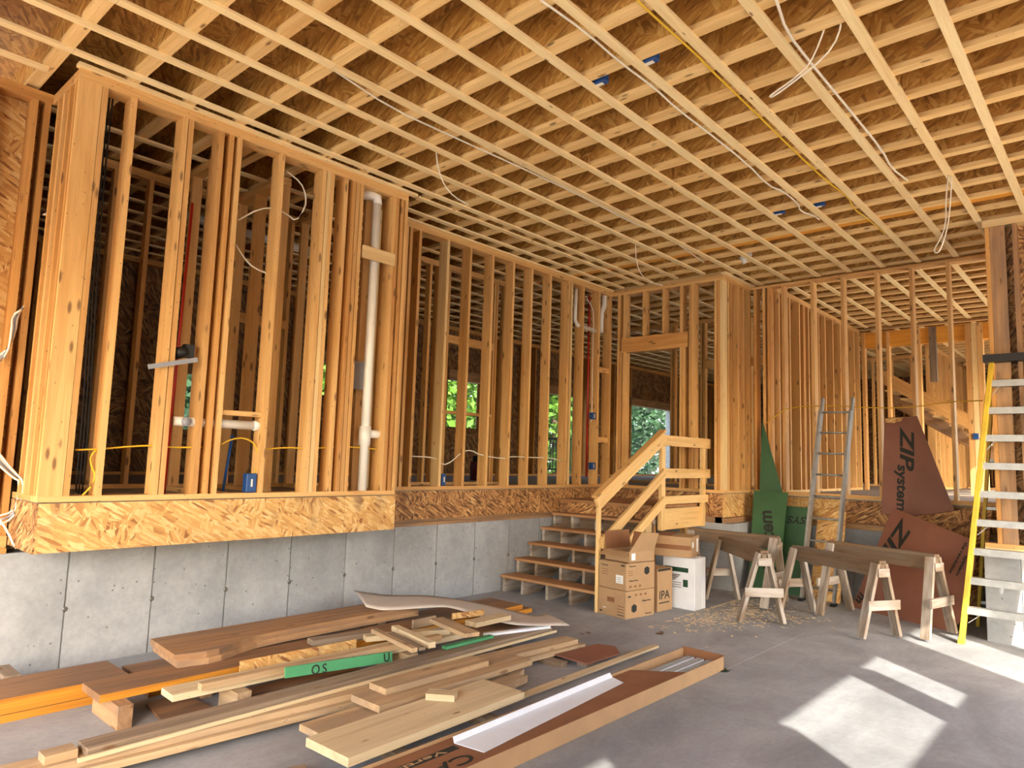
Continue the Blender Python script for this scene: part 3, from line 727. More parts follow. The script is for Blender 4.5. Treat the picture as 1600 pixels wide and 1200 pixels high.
# ------------------------------------------------------------------ sheathing panels leaning at the back
def lean(name, p0, p1, tz, tx, poly, mat, label, cat='panel', th=.012):
    """panel with its bottom line p0->p1 on the floor, leaning to lie tx further back at height tz; poly: photo points on that plane"""
    p0 = Vector(p0); p1 = Vector(p1); n = (p1-p0).cross(Vector((tx, 0, tz)))
    n.normalize()
    if n.x > 0: n = -n
    P = [onpl(x, y, p0, n) for x, y in poly]
    t = thing(name, (P[0]+P[-1])/2*0 + Vector((sum(p.x for p in P)/len(P), sum(p.y for p in P)/len(P), min(p.z for p in P))), label, cat)
    prism('sheet', P, -n*th, mat, t)
    return t, p0, n
def print_on(t, p0, n, x, y, s, size, xdir_px, mat='ink', shear=.2, width=None):
    c = onpl(x, y, p0, n)+n*.0015; e = onpl(x+xdir_px[0], y+xdir_px[1], p0, n)
    text('lettering', s, face_matrix(c, e-c, n), size, mat, t, shear, width, .03)
def plen(p0, n, a, b_): return (onpl(*a, p0, n)-onpl(*b_, p0, n)).length
# tall green triangle standing on the platform edge behind the square one
tri = thing('sheathing_offcut', (9.6, 3.8, 1.2), 'tall pointed green sheathing offcut against the hall studs', 'panel')
nT = Vector((-1, 0, .12)).normalized(); pT = Vector((9.62, 3.8, 1.26))
prism('sheet', [onpl(1191, 657, pT, nT), onpl(1186, 790, pT, nT), onpl(1226, 790, pT, nT), onpl(1222, 768, pT, nT)], -nT*.012, 'green', tri)
t, p0, n = lean('sheathing_offcut', (9.0, 3.85, 0), (8.98, 3.40, 0), 1.28, .45, [(1178, 766), (1231, 770), (1214, 936), (1168, 928)], 'green', 'green sheathing panel with sideways black lettering below the pointed offcut')
print_on(t, p0, n, 1202, 858, 'ZIPsystem', .25, (-4, -40), width=plen(p0, n, (1209, 800), (1192, 925)))
t, p0, n = lean('sheathing_offcut', (9.2, 3.62, 0), (9.2, 3.2, 0), 1.1, .3, [(1224, 790), (1263, 793), (1254, 938), (1212, 934)], 'green', 'darker green sheathing strip behind the ladder foot with upside-down letters')
print_on(t, p0, n, 1246, 812, 'SYS', .13, (-30, -2), width=plen(p0, n, (1230, 812), (1261, 812)))
t, p0, n = lean('flake_board_strip', (9.12, 3.1, 0), (9.12, 2.7, 0), 1.1, .42, [(1279, 795), (1322, 800), (1312, 950), (1264, 944)], 'osb', 'tan flake board strip leaning behind the aluminium ladder')
# brown panels
nB = Vector((-1, 0, .14)).normalized(); pB = Vector((9.58, 2.1, 1.2))
tb = thing('sheathing_offcut', (9.55, 2.0, 1.0), 'upright reddish brown sheathing panel with slanted edge and black sideways logo', 'panel')
P = [onpl(*q, pB, nB) for q in ((1382, 653), (1433, 650), (1491, 798), (1436, 806), (1377, 803))]
prism('sheet', P, -nB*.012, 'zbrown', tb)
print_on(tb, pB, nB, 1416, 699, 'ZIP', .21, (0, 40), shear=.25, width=plen(pB, nB, (1416, 664), (1414, 734)))
print_on(tb, pB, nB, 1409, 762, 'system', .16, (-1, 40), shear=.1, width=plen(pB, nB, (1411, 726), (1407, 798)))
chip = prism('torn_edge', [onpl(*q, pB+nB*.001, nB) for q in ((1383, 654), (1411, 652), (1408, 658), (1396, 661), (1384, 660))], nB*.001, 'osb', tb)
t, p0, n = lean('flake_board_sheet', (9.28, 2.3, 0), (9.22, 1.25, 0), 1.25, .30, [(1398, 812), (1551, 790), (1531, 968), (1440, 962)], 'osbold', 'amber flake board sheet leaning behind the yellow stepladder')
t, p0, n = lean('sheathing_offcut', (9.02, 2.62, 0), (8.46, 1.46, 0), 1.2, .38, [(1395, 793), (1519, 843), (1524, 880), (1505, 962), (1484, 990), (1330, 951)], 'zbrown', 'tilted reddish brown sheathing panel with logo leaning low behind the sawhorses')
print_on(t, p0, n, 1398, 845, 'ZIP', .26, (-26, 38), shear=.25, width=plen(p0, n, (1417, 812), (1376, 880)))
print_on(t, p0, n, 1345, 935, 'm', .16, (-20, 30), shear=.1)
print_on(t, p0, n, 1497, 872, 'the revolution', .05, (-14, 26), shear=0, width=plen(p0, n, (1502, 856), (1480, 906)))
print_on(t, p0, n, 1503, 884, 'system', .05, (-12, 24), shear=0, width=plen(p0, n, (1508, 870), (1492, 900)))

# ------------------------------------------------------------------ lumber on the floor
def plank(x0, x1, y0, y1, zt, th, mat, label, name='plank', rot=0, cat='lumber', y0b=None):
    o = bx(name, x0, x1, y0, y1, zt-th, zt, mat)
    if rot: o.rotation_euler.z += math.radians(rot)
    props(o, label, cat); return o
def lvl(x0, x1, y0, y1, zt, label, rot=0):
    t = thing('veneer_beam', ((x0+x1)/2, (y0+y1)/2, zt-.045), label, 'lumber'); t.rotation_euler.z = math.radians(rot)
    for nm, a, b_, m in (('core', y0+.002, y1, 'lvl'), ('edge_layer', y0, y0+.002, 'lvle')):
        M_ = wm(t) @ Matrix.Translation((0, (a+b_)/2-(y0+y1)/2, .0225))
        link(nm, box_mesh(x1-x0, b_-a, .045, m), M_, t)
    return t
for k, nm in enumerate(('lowest', 'middle', 'topmost')):
    lvl(-1.5, 1.93-.02*k, 5.0+(0, .012, .003)[k], 5.43, .0455*(k+1), nm+' of three stacked veneer beams at the lower left along the wall')
lvl(1.97, 5.86, 4.89, 5.37, .045, 'lower veneer beam ending near the steps along the wall')
lvl(1.98, 5.74, 4.92, 5.39, .0905, 'upper veneer beam ending near the steps with amber edge')
for k, (x, y0_, y1_) in enumerate(((1.63, 4.44, 4.86), (2.2, 4.64, 4.86), (3.6, 4.6, 4.85), (4.4, 4.6, 4.85))):
    o = bx('spacer_block', x, x+.08, y0_, y1_, 0, .134, 'brown')
    props(o, ('spacer block jutting out at the left end under the dark veneer plank', 'second spacer block under the dark veneer plank', 'spacer block hidden midway under the dark veneer plank', 'spacer block at the far end under the dark veneer plank')[k], 'block')
lvl(1.57, 4.6, 4.57, 4.88, .180, 'dark brown veneer plank lying on spacer blocks', rot=0)
o = bx('spacer_block', 1.3, 1.39, 5.46, 5.75, 0, .14, 'grey'); props(o, 'grey block wedged between beams and concrete wall', 'block')
# pair of notched beams with a curved cut edge
def curved(zt, label, dx):
    pts = [(2.12+dx, 5.30), (2.08+dx, 4.79), (2.27+dx, 4.745), (2.36+dx, 4.755), (2.46+dx, 4.80), (2.56+dx, 4.85), (2.70+dx, 4.895), (2.9+dx, 4.915), (3.3, 4.93), (3.7, 4.93), (4.3, 4.93), (4.3, 5.3)]
    o = prism('notched_beam', [(x, y, zt-.044) for x, y in pts], (0, 0, .044), 'brown'); props(o, label, 'lumber')
for k, x in enumerate((2.5, 3.9)):
    o = bx('spacer_block', x, x+.09, 5.0, 5.25, .0912, .18, 'grey'); props(o, ('block under the left end of the wavy-edged beams', 'block under the right end of the wavy-edged beams')[k], 'block')
curved(.2255, 'lower weathered beam with wavy cut edge', .02)
curved(.270, 'upper weathered beam with wavy cut edge', 0)
plank(2.40, 3.3, 4.50, 4.515, .225, .07, 'osb', 'thin strip of flake board on edge beside the pale plank', 'flake_board_strip', rot=-3)
plank(1.86, 4.15, 4.22, 4.40, .19, .038, 'ppale', 'pale plank with square end near the green strip', rot=-2.2)
o = bx('spacer_block', 2.2, 2.29, 4.15, 4.39, 0, .15, 'ptan'); props(o, 'spacer block under the pale plank, left one', 'block')
o = bx('spacer_block', 3.5, 3.59, 4.1, 4.5, 0, .15, 'ptan'); props(o, 'spacer block under the pale plank, right one', 'block')
t = plank(2.0, 3.85, 4.165, 4.225, .235, .04, 'ptan', 'narrow two-by-four edged with a green strip', 'two_by_four', rot=-2.6)
gs = thing('green_strip', (3.0, 4.13, .17), 'green sheathing strip with black print lying against the narrow board', 'panel')
P = [onpl(x, y, Vector((3.0, 4.105, .2)), Vector((.05, -1, .12)).normalized()) for x, y in ((446, 1043), (613, 1018), (613, 1034), (446, 1060))]
prism('sheet', P, (0.0005, .012, 0), 'greenl', gs)
nn = Vector((.05, -1, .12)).normalized()
text('lettering', 'O', face_matrix(onpl(493, 1047, Vector((3.0, 4.105, .2)), nn)+nn*.002, Vector((1, -.07, 0)), nn), .085, 'ink', gs)
text('lettering', 'S', face_matrix(onpl(507, 1045, Vector((3.0, 4.105, .2)), nn)+nn*.002, Vector((1, -.07, 0)), nn), .085, 'ink', gs)
text('lettering', 'U', face_matrix(onpl(604, 1028, Vector((3.0, 4.105, .2)), nn)+nn*.002, Vector((1, -.07, 0)), nn), .085, 'ink', gs)
plank(2.4, 3.3, 4.42, 4.56, .03, .018, 'lvl', 'thin dark offcut flat on the slab under the planks', 'plywood_offcut')
o = prism('plywood_offcut', [(1.46, 4.08, .002), (1.86, 4.40, .002), (1.90, 4.74, .002), (2.14, 4.78, .002), (2.17, 4.32, .002)], (0, 0, .018), 'lvl'); props(o, 'rusty brown triangular plywood offcut on the slab at lower left', 'lumber')
plank(1.30, 4.98, 3.90, 4.04, .155, .04, 'grey', 'long grey weathered plank crossing the pile', rot=.6)
plank(1.25, 5.0, 3.862, 3.878, .135, .02, 'ppale', 'long pale thin batten tight against the grey plank', 'batten', rot=.6)
plank(.3, 4.97, 3.79, 3.95, .1125, .036, 'ptan', 'upper of two long stained planks at the lower left', rot=-4.2)
plank(.3, 5.02, 3.75, 3.92, .0755, .036, 'ptan', 'lower of two long stained planks at the lower left', rot=-4.2)
o = bx('spacer_block', 1.3, 1.39, 3.7, 4.03, 0, .037, 'grey'); props(o, 'flat cross batten under the long stained planks at left', 'block')
o = bx('spacer_block', 4.5, 4.59, 3.45, 4.2, 0, .037, 'grey'); props(o, 'flat cross batten under the long stained planks at right', 'block')
plank(1.13, 1.27, 3.92, 4.02, .154, .04, 'ptan', 'stub of two-by-four at the left end of the grey plank', 'two_by_four')
plank(2.69, 4.10, 3.40, 3.68, .152, .04, 'ptan', 'broad tan plank with worn end resting across the pile', rot=.5)
plank(2.83, 3.74, 3.51, 3.68, .192, .038, 'ptan', 'short tan board lying on the broad tan plank', rot=-.5)
o = bx('wood_block', 3.02, 3.12, 3.18, 3.36, 0.1415, .18, 'ppale'); o.rotation_euler.z += math.radians(35); props(o, 'small cut block at the edge of the broad tan plank', 'block')
plank(2.16, 3.54, 2.98, 3.34, .14, .045, 'ppale', 'wide pale plank with clear end grain in the foreground', rot=2)
plank(2.3, 3.3, 3.30, 3.62, .095, .038, 'ptan', 'brown plank partly hidden under the wide pale one', rot=1)
o = bx('spacer_block', 2.5, 2.59, 2.95, 3.6, 0, .056, 'grey'); props(o, 'cross batten under the wide pale plank, left', 'block')
o = bx('spacer_block', 3.2, 3.29, 2.98, 3.62, 0, .056, 'grey'); props(o, 'cross batten under the wide pale plank, right', 'block')
o = prism('split_offcut', [(3.35, 3.42, .04), (3.45, 3.24, .04), (3.95, 3.32, .04), (3.9, 3.38, .04), (4.05, 3.44, .04), (3.7, 3.55, .04)], (0, 0, .05), 'ptan'); props(o, 'pointed split board scrap beside the broad tan plank', 'lumber')
plank(3.55, 5.55, 3.16, 3.22, .045, .018, 'ppale', 'slim pale batten pointing toward the cardboard tray', 'batten', rot=1.2)
o = prism('brown_offcut', [(4.62, 3.60, .045), (4.60, 3.27, .045), (5.05, 3.26, .045), (5.2, 3.40, .045), (5.15, 3.55, .045)], (0, 0, .012), 'zbrown'); props(o, 'flat reddish brown sheathing scrap on the slab', 'panel')
plank(4.66, 5.1, 3.34, 3.43, .044, .044, 'grey', 'grey two-by-four under the flat brown scrap', 'two_by_four', rot=6)
plank(.6, 2.1, 3.15, 3.44, .04, .04, 'grey', 'dusty grey plank flat on the slab at the bottom edge', rot=-14)
plank(3.05, 3.62, 4.62, 4.73, .221, .04, 'grey', 'short grey two-by-four lying askew on the dark plank', 'two_by_four', rot=-10)
# loose sticks on top of the pile
def stick(a, b_, z, w, th, mat, label, name='stick'):
    p, q = onz(*a, z), onz(*b_, z)
    o = board(name, p, q, w, th, mat); props(o, label, 'lumber')
stick((584, 985), (648, 1016), .268, .045, .03, 'ptan', 'thin brown stick slanting across the pale plank')
stick((617, 981), (675, 1008), .268, .06, .04, 'ppale', 'pale stick slanting beside the thin brown one')
stick((610, 990), (660, 1014), .27, .05, .02, 'grey', 'grey stick lying between two slanting sticks')
stick((682, 968), (738, 992), .29, .13, .03, 'ptan', 'short tan board laid across the others')
stick((735, 975), (790, 963), .23, .13, .04, 'ppale', 'short pale board near the white sheet')
stick((645, 976), (680, 968), .23, .02, .07, 'ptan', 'narrow offcut standing on edge behind the sticks')
stick((706, 963), (756, 957), .25, .012, .05, 'osb', 'flake board sliver lying near the white sheet')
stick((570, 997), (700, 985), .212, .09, .04, 'ppale', 'pale two-by-four running under the loose sticks')
stick((694, 1012), (768, 994), .17, .05, .02, 'greenl', 'green edged sliver beneath the loose sticks', 'green_sliver')
stick((740, 988), (800, 978), .09, .2, .04, 'lvl', 'dark offcut below the white sheet edge')
o = board('white_batten', onz(757, 992, .168), onz(858, 979, .168), .045, .02, 'vinyl'); props(o, 'white trim batten beside the end of the sheet', 'trim')
# curling off-white sheet
NU, NV = 28, 5
FE = [onz(*q) for q in ((553, 922, .31), (600, 929, .29), (660, 930, .28), (700, 934, .27), (744, 941, .22), (790, 951, .16), (837, 962, .13), (853, 958, .15))]
NE = [onz(*q) for q in ((572, 948, .29), (600, 953, .285), (640, 951, .285), (690, 948, .285), (715, 952, .26), (750, 963, .21), (806, 976, .19), (890, 977, .19))]
def along(E_, u):
    f = u*(len(E_)-1); i = min(int(f), len(E_)-2); f -= i
    P0, P1, P2, P3 = E_[max(i-1, 0)], E_[i], E_[i+1], E_[min(i+2, len(E_)-1)]
    return .5*(2*P1+(P2-P0)*f+(2*P0-5*P1+4*P2-P3)*f*f+(3*P1-P0-3*P2+P3)*f**3)
vs, fs = [], []
for layer in (0, 1):
    for i in range(NU+1):
        for j in range(NV+1):
            v = j/NV; p = along(FE, i/NU)*(1-v)+along(NE, i/NU)*v
            vs.append(p+Vector((0, 0, .008*math.sin(v*3.14)-.003*layer)))
n1 = (NU+1)*(NV+1); idx = lambda i, j, l=0: l*n1+i*(NV+1)+j
for i in range(NU):
    for j in range(NV):
        fs.append([idx(i, j), idx(i+1, j), idx(i+1, j+1), idx(i, j+1)]); fs.append([idx(i, j, 1), idx(i, j+1, 1), idx(i+1, j+1, 1), idx(i+1, j, 1)])
for i in range(NU):
    for j in (0, NV): fs.append([idx(i, j), idx(i, j, 1), idx(i+1, j, 1), idx(i+1, j)])
for j in range(NV):
    for i in (0, NU): fs.append([idx(i, j), idx(i, j+1), idx(i, j+1, 1), idx(i, j, 1)])
o = mesh_obj('curling_sheet', vs, fs, 'sheet', smooth=True); props(o, 'off-white flexible sheet curling over the wood pile', 'sheet')

# ------------------------------------------------------------------ long cardboard tray with trim
t = thing('cardboard_tray', (4, 2.72, 0), 'long shallow cardboard tray of white trim across the foreground', 'box')
bx('bottom', 1.0, 5.44, 2.54, 2.89, .002, .01, 'cardd', t)
bx('near_side', 1.0, 5.44, 2.535, 2.541, .002, .105, 'card', t); bx('far_side', 1.0, 5.44, 2.889, 2.895, .002, .105, 'card', t)
bx('end_side', 5.44, 5.446, 2.535, 2.895, .002, .115, 'cardd', t)
bx('lid_flap', 1.0, 4.62, 2.545, 2.885, .085, .089, 'cardd', t)
prism('lid_corner', [(4.62, 2.545, .085), (4.92, 2.545, .08), (4.62, 2.885, .085)], (0, 0, .004), 'cardd', t)
fm = lambda x, y: face_matrix((x, y, .0905), Vector((-1, 0, 0)), Vector((0, 0, 1)))
text('lettering', 'CARPENTER', fm(2.14, 2.645), .13, 'ink', t, width=1.15)
link('print_band', box_mesh(1.5, .05, .001, 'ink'), fm(1.98, 2.775), t)
text('lettering', 'Vertical', face_matrix((2.43, 2.775, .092), Vector((-1, 0, 0)), Vector((0, 0, 1))), .05, 'card', t, width=.42)
text('lettering', 'Siding', face_matrix((1.98, 2.775, .092), Vector((-1, 0, 0)), Vector((0, 0, 1))), .05, 'card', t, width=.34)
for k in range(3):
    q = bx('trim_length', 4.2, 5.40, 2.60+.085*k, 2.665+.085*k, .012, .06, 'vinyl'); q.name = 'trim_length'
    props(q, ('ribbed white trim length nearest the tray front', 'ribbed white trim length in the middle of the tray', 'ribbed white trim length at the back of the tray')[k], 'trim')
    for r_ in range(3): bx('rib', 4.2, 5.40, 2.605+.085*k+.022*r_, 2.612+.085*k+.022*r_, .06, .066, 'alu', q)
t = thing('corner_trim', (3.5, 2.75, .091), 'white angled corner trim lying on the tray lid', 'trim')
F0, N0, N1, F1 = [p+Vector((0, -.02, 0)) for p in (onz(706, 1160, .094), onz(748, 1176, .092), onz(970, 1066, .092), onz(944, 1055, .094))]
F1.y = min(F1.y, 2.862)
prism('flange', [F0, N0+Vector((.02, 0, 0)), N1, F1], (0, 0, .003), 'vinyl', t)
prism('upstand', [F0, F1, F1+Vector((-.02, .012, .035)), F0+Vector((0, .012, .03))], (-.0003, .003, .001), 'vinyl', t)

# ------------------------------------------------------------------ pipes
t = thing('vent_pipe', (3.92, YBAY+.1, ZP), 'tall white plastic vent pipe with tee in the bay wall', 'pipe')
pb = ony(565, 766, YBAY+.10); pt = ony(588, 312, YBAY+.10)
pb = Vector((3.95, YBAY+.06, ZP)); pt = Vector((3.95, YBAY+.06, 4.08))
tube('riser', [pb, pt], .042, 'pvc', t, 12)
tube('elbow', [pt+Vector((0, 0, -.03)), pt+Vector((0, 0, .03)), pt+Vector((-.05, .05, .055)), pt+Vector((-.3, .25, .06))], .048, 'pvc', t, 12)
tube('tee_hub', [pb+Vector((0, 0, .42)), pb+Vector((0, 0, .60))], .056, 'pvc', t, 12); tube('tee_arm', [pb+Vector((0, 0, .53)), pb+Vector((.22, 0, .53))], .04, 'pvc', t, 12)
t = thing('drain_pipe', (2.5, YBAY+.06, 1.72), 'white drain pipe running level through the bay studs', 'pipe')
tube('run', [Vector((2.2, YBAY+.08, 1.83)), Vector((2.88, YBAY+.08, 1.83))], .036, 'pvc', t, 12)
tube('end_cap', [Vector((2.84, YBAY+.08, 1.83)), Vector((2.90, YBAY+.08, 1.83))], .042, 'pvc', t, 12)
tube('stub_cap', [Vector((2.28, YBAY+.02, 1.83)), Vector((2.28, YBAY+.08, 1.83))], .034, 'wireg', t, 12)
t = thing('vent_pipe', (8.2, YW+.06, 3), 'white offset pipe high in the left wall beside the steps', 'pipe')
tube('run', [ony(900, 452, YW+.06), ony(898, 500, YW+.06), ony(902, 508, YW+.06), ony(930, 517, YW+.06)], .03, 'pvc', t, 12)
t = thing('vent_pipe', (8.7, YW+.1, 3.6), 'thick white pipe in the corner beside the doorway', 'pipe')
tube('run', [ony(944, 456, YW+.08), ony(944, 478, YW+.08), ony(939, 490, YW+.08), ony(938, 520, YW+.08)], .045, 'pvc', t, 12)
tube('sprue', [ony(936, 490, YW+.08), ony(930, 740, YW+.08)], .02, 'pvc', t, 10)
t = thing('ceiling_vent', (9.4, 4.2, 4.3), 'white vent pipe stub poking out between ceiling joists', 'pipe')
cv = onz(1168, 402, 4.33); tube('stub', [cv+Vector((.1, -.1, .1)), cv, cv+Vector((-.05, .06, -.05))], .055, 'pvc', t, 12)
for px_, nm in (((916, 920), 'red tube nearest the left wall corner'), ((924, 926), 'second red tube beside the left wall corner')):
    o = tube('red_tube', [ony(px_[0]+5, 462, YW+.16), ony(px_[0], 745, YW+.16)], .016, 'red', None, 8); props(o, nm, 'pipe')
o = tube('red_tube', [Vector((2.28, YBAY+.25, 3.6)), Vector((2.27, YBAY+.26, 2.6)), Vector((2.24, YBAY+.24, ZF+.01))], .012, 'red', None, 8); props(o, 'bright red supply tube rising through the bay', 'pipe')
o = tube('blue_tube', [Vector((2.78, YBAY+.3, 1.75)), Vector((2.72, YBAY+.28, ZF+.01))], .012, 'bluet', None, 8); props(o, 'blue supply tube below the level drain pipe', 'pipe')
t = thing('outlet_box', (3.93, YBAY+.2, 2.3), 'grey recessed utility box behind the white vent pipe', 'box')
bx('shell', 3.86, 4.04, YBAY+.20, YBAY+.28, 2.27, 2.48, 'wireg', t); bx('lip', 3.83, 4.07, YBAY+.19, YBAY+.20, 2.24, 2.27, 'wireg', t); bx('lip', 3.83, 4.07, YBAY+.19, YBAY+.20, 2.48, 2.51, 'wireg', t)
t = thing('pvc_run', (3.8, 7.6, 4.1), 'white pipe hung under the joists of the dark room', 'pipe')
tube('run', [Vector((3.0, 7.6, 4.15)), Vector((4.6, 7.6, 4.12))], .05, 'pvc', t, 10)
for x in (3.3, 4.11): bx('hanger_strap', x, x+.02, 7.595, 7.605, 4.12, ZJ+.02, 'steel', t)
# spirit level and black worklight
t = thing('spirit_level', (2.3, YBAY-.03, 2.42), 'grey bar level resting across two bay studs', 'tool')
board('bar', ony(232, 573, YBAY-.02), ony(308, 562, YBAY-.02), .02, .035, 'wireg', t)
t = thing('worklight', (2.36, YBAY+.05, 2.44), 'black clamp worklight sitting on the bar level', 'lamp')
c0 = ony(287, 548, YBAY+.06)
tube('shade', [c0+Vector((-.06, 0, -.03)), c0+Vector((.02, 0, .0))], .045, 'abs', t, 12); bx('clamp', c0.x, c0.x+.07, c0.y-.03, c0.y+.03, c0.z-.05, c0.z+.05, 'abs', t)

# ------------------------------------------------------------------ electrical boxes
def ebox(c, label, sx=.1, sy=.06, sz=.1, cat='electrical box', face='y'):
    t = thing('junction_box', c, label, cat, 'blue electrical boxes')
    c = Vector(c)
    bx('shell', c.x-sx/2, c.x+sx/2, c.y-sy/2, c.y+sy/2, c.z-sz/2, c.z+sz/2, 'blue', t, .004)
    if face == 'y': bx('wire_stub', c.x-.006, c.x+.006, c.y-sy/2-.006, c.y-sy/2, c.z-.03, c.z+.03, 'wire', t)
    else: bx('wire_stub', c.x-.01, c.x+.015, c.y-.04, c.y+.02, c.z-sz/2-.006, c.z-sz/2, 'wire', t)
for (x, y), lb in (((1013, 91), 'blue ceiling box nearest the top, right of the white cable'), ((935, 125), 'blue ceiling box left of the white cable near the top'), ((1215, 330), 'blue ceiling box at mid depth, left of a pair'), ((1277, 318), 'blue ceiling box at mid depth, right of a pair')):
    p = onz(x, y, 4.30); ebox((p.x, p.y, 4.31), lb, .06, .14, .09, face='z')
ebox((2.83, YBAY+.05, 1.365), 'blue box low in the bay with yellow cables above', .085, .07, .15)
p = ony(690, 752, YW+.05); ebox((p.x, p.y, 1.36), 'blue box low on the pale stud of the left wall', .06, .08, .13)
p = ony(925, 728, YW+.02); ebox((p.x, p.y, p.z), 'dark blue box low beside the red tubes', .09, .06, .1)
p = ony(926, 650, YW+.0); ebox((p.x, p.y, p.z), 'metal switch box beside the red tubes at chest height', .08, .06, .1)
p = onx(1532, 682, 14.0); ebox((14.0, p.y+.06, p.z), 'small bright blue box on the far post', .1, .08, .1)

# ------------------------------------------------------------------ cables
def cable(name, pts, r, mat, label, z=None, sm=1):
    o = tube(name, pts, r, mat, None, 6, sm); props(o, label, 'cable'); return o
CZ = ZJ-.008
Lc = lambda P, z=CZ: [onz(x, y, z) for x, y in P]
cable('ceiling_cable', Lc([(310, 0), (337, 14), (400, 44), (500, 96), (513, 104), (613, 170), (700, 210), (860, 283), (935, 320), (985, 347), (1040, 368), (1100, 410)]), .007, 'wire', 'white cable clipped along the ceiling on the left')
cable('ceiling_cable', Lc([(845, 0), (915, 50), (968, 97), (1020, 135), (1060, 172), (1100, 202), (1168, 256), (1200, 290), (1224, 299), (1247, 318), (1250, 330), (1272, 337), (1280, 343)]), .008, 'wire', 'white cable clipped along the ceiling past the blue boxes')
cable('ceiling_cable', Lc([(996, 0), (1005, 10), (1060, 60), (1093, 90), (1103, 102), (1180, 176), (1240, 235), (1290, 282), (1326, 308), (1332, 325), (1356, 342), (1384, 366)]), .008, 'wirey', 'yellow cable running along the ceiling')
cable('ceiling_cable', Lc([(1213, 0), (1229, 50), (1268, 100), (1330, 175), (1378, 234), (1392, 262), (1418, 282)]), .009, 'wire', 'white cable clipped along the ceiling on the right')
def hang(P, label, mat='wire', r=.006):
    cable('hanging_cable', [onz(x, y, CZ-d) if k != 'x' else None for x, y, d, k in [(a, b_, c, '') for a, b_, c in P]], r, mat, label)
q0 = onz(1290, 0, CZ); 
cable('hanging_cable', [onx(x, y, q0.x+.3) for x, y in ((1297, -8), (1293, 30), (1281, 66), (1265, 100), (1245, 120), (1205, 148), (1202, 152), (1210, 150), (1248, 122), (1290, 88), (1311, 56), (1316, 20), (1312, -8))], .006, 'wire', 'white cable loop hanging from the ceiling at upper right')
q0 = onz(1482, 272, CZ)
cable('hanging_cable', [onx(x, y, q0.x) for x, y in ((1482, 272), (1478, 310), (1478, 350), (1470, 372), (1459, 390), (1462, 396), (1469, 392), (1478, 365), (1483, 340), (1486, 300), (1487, 275))], .006, 'wire', 'long white cable loop hanging above the stepladder')
q0 = onz(681, 236, CZ)
cable('hanging_cable', [ony(x, y, q0.y+.05) for x, y in ((681, 234), (684, 262), (694, 290), (710, 308), (732, 320))], .006, 'wire', 'white cable end drooping above the end of the bay')
q0 = onz(993, 384, CZ)
cable('hanging_cable', [onx(x, y, q0.x) for x, y in ((993, 382), (994, 410), (1003, 432), (1018, 442), (1035, 446))], .006, 'wire', 'white cable end drooping above the doorway')
yb = YBAY-.004
cable('wall_cable', [ony(x, y, yb+.07) for x, y in ((118, 703), (150, 702), (175, 700), (210, 697), (246, 696), (262, 699), (300, 699), (335, 698), (345, 690))], .007, 'wirey', 'yellow cable threaded through the left bay studs')
cable('wall_cable', [ony(x, y, yb+.07) for x, y in ((345, 695), (362, 686), (380, 684), (395, 690), (403, 705), (402, 728), (395, 745), (397, 756))], .007, 'wirey', 'yellow cable arching down to the blue bay box')
cable('wall_cable', [ony(x, y, yb+.07) for x, y in ((412, 702), (450, 699), (475, 701), (500, 700), (540, 698), (570, 700), (598, 703))], .007, 'wirey', 'yellow cable threaded through the right bay studs')
cable('wall_cable', [ony(x, y, yb+.05) for x, y in ((152, 702), (141, 712), (143, 730), (149, 742), (145, 757), (128, 775))], .007, 'wirey', 'cable end dropping beside the first bay stud')
cable('wall_cable', [ony(x, y, YW+.03) for x, y in ((642, 713), (670, 714), (685, 718), (692, 727), (705, 722), (722, 706), (735, 703), (750, 711), (785, 717), (800, 713), (830, 715), (860, 715), (878, 721))], .007, 'wire', 'white cable threaded through the long left wall')
cable('wall_cable', [ony(x, y, YBAY+.12) for x, y in ((448, 268), (470, 285), (478, 305), (477, 325), (462, 346), (450, 336), (430, 325), (405, 326), (372, 344))], .007, 'wire', 'white cable loop hanging high in the bay')
cable('wall_cable', [ony(x, y, YBAY+.12) for x, y in ((368, 382), (380, 402), (395, 418), (424, 430))], .007, 'wire', 'white cable end curling below the bay loop')
for k in range(3):
    cable('wall_cable', [ony(x+k*5, y+k*2, YBAY+.22) for x, y in ((168, 135), (150, 300), (138, 500), (130, 640), (118, 770))], .006, 'abs', ('black cable nearest the bay corner post', 'middle black cable behind the bay corner post', 'black cable furthest from the bay corner post')[k])
for k in range(3):
    cable('wall_cable', [ony(x, y, YW-.05-.02*k) for x, y in ((38-2*k, 478+3*k), (28-4*k, 492), (24-3*k, 520), (12, 545+4*k), (-6, 560+6*k))], .008, ('wire', 'wireg', 'wire')[k], ('white cable dropping at far left, upper bundle', 'grey cable dropping at far left, upper bundle', 'cream cable dropping at far left, upper bundle')[k])
for k in range(3):
    cable('cable_coil', [ony(x, y, YW-.06-.035*k) for x, y in ((-8, 705+8*k), (20, 740+3*k), (36-2*k, 752), (34-4*k, 780+6*k), (20, 800+5*k), (-8, 808+8*k))], .008, ('wire', 'wireg', 'wire')[k], ('outer white cable loop at far left', 'grey cable loop at far left', 'inner white cable loop at far left')[k])
cable('cable_coil', [ony(x, y, YW-.19) for x, y in ((-8, 800), (12, 830), (24, 856), (30, 858), (27, 820), (34, 780), (38, 752), (20, 735), (-8, 700))], .008, 'wire', 'long white cable loop reaching down to the concrete at far left')
cable('wall_cable', [onx(x, y, XC-.02) for x, y in ((1195, 663), (1212, 650), (1232, 636), (1300, 634), (1380, 638), (1430, 636), (1480, 628), (1535, 626))], .007, 'wirey', 'yellow cable strung across the back studs')
o = cable('wall_cable', [ony(x, y, YW+.02) for x, y in ((915, 462), (925, 480), (928, 490), (926, 560), (925, 640), (924, 660)) ], .006, 'wire', 'white cable down beside the red tubes')

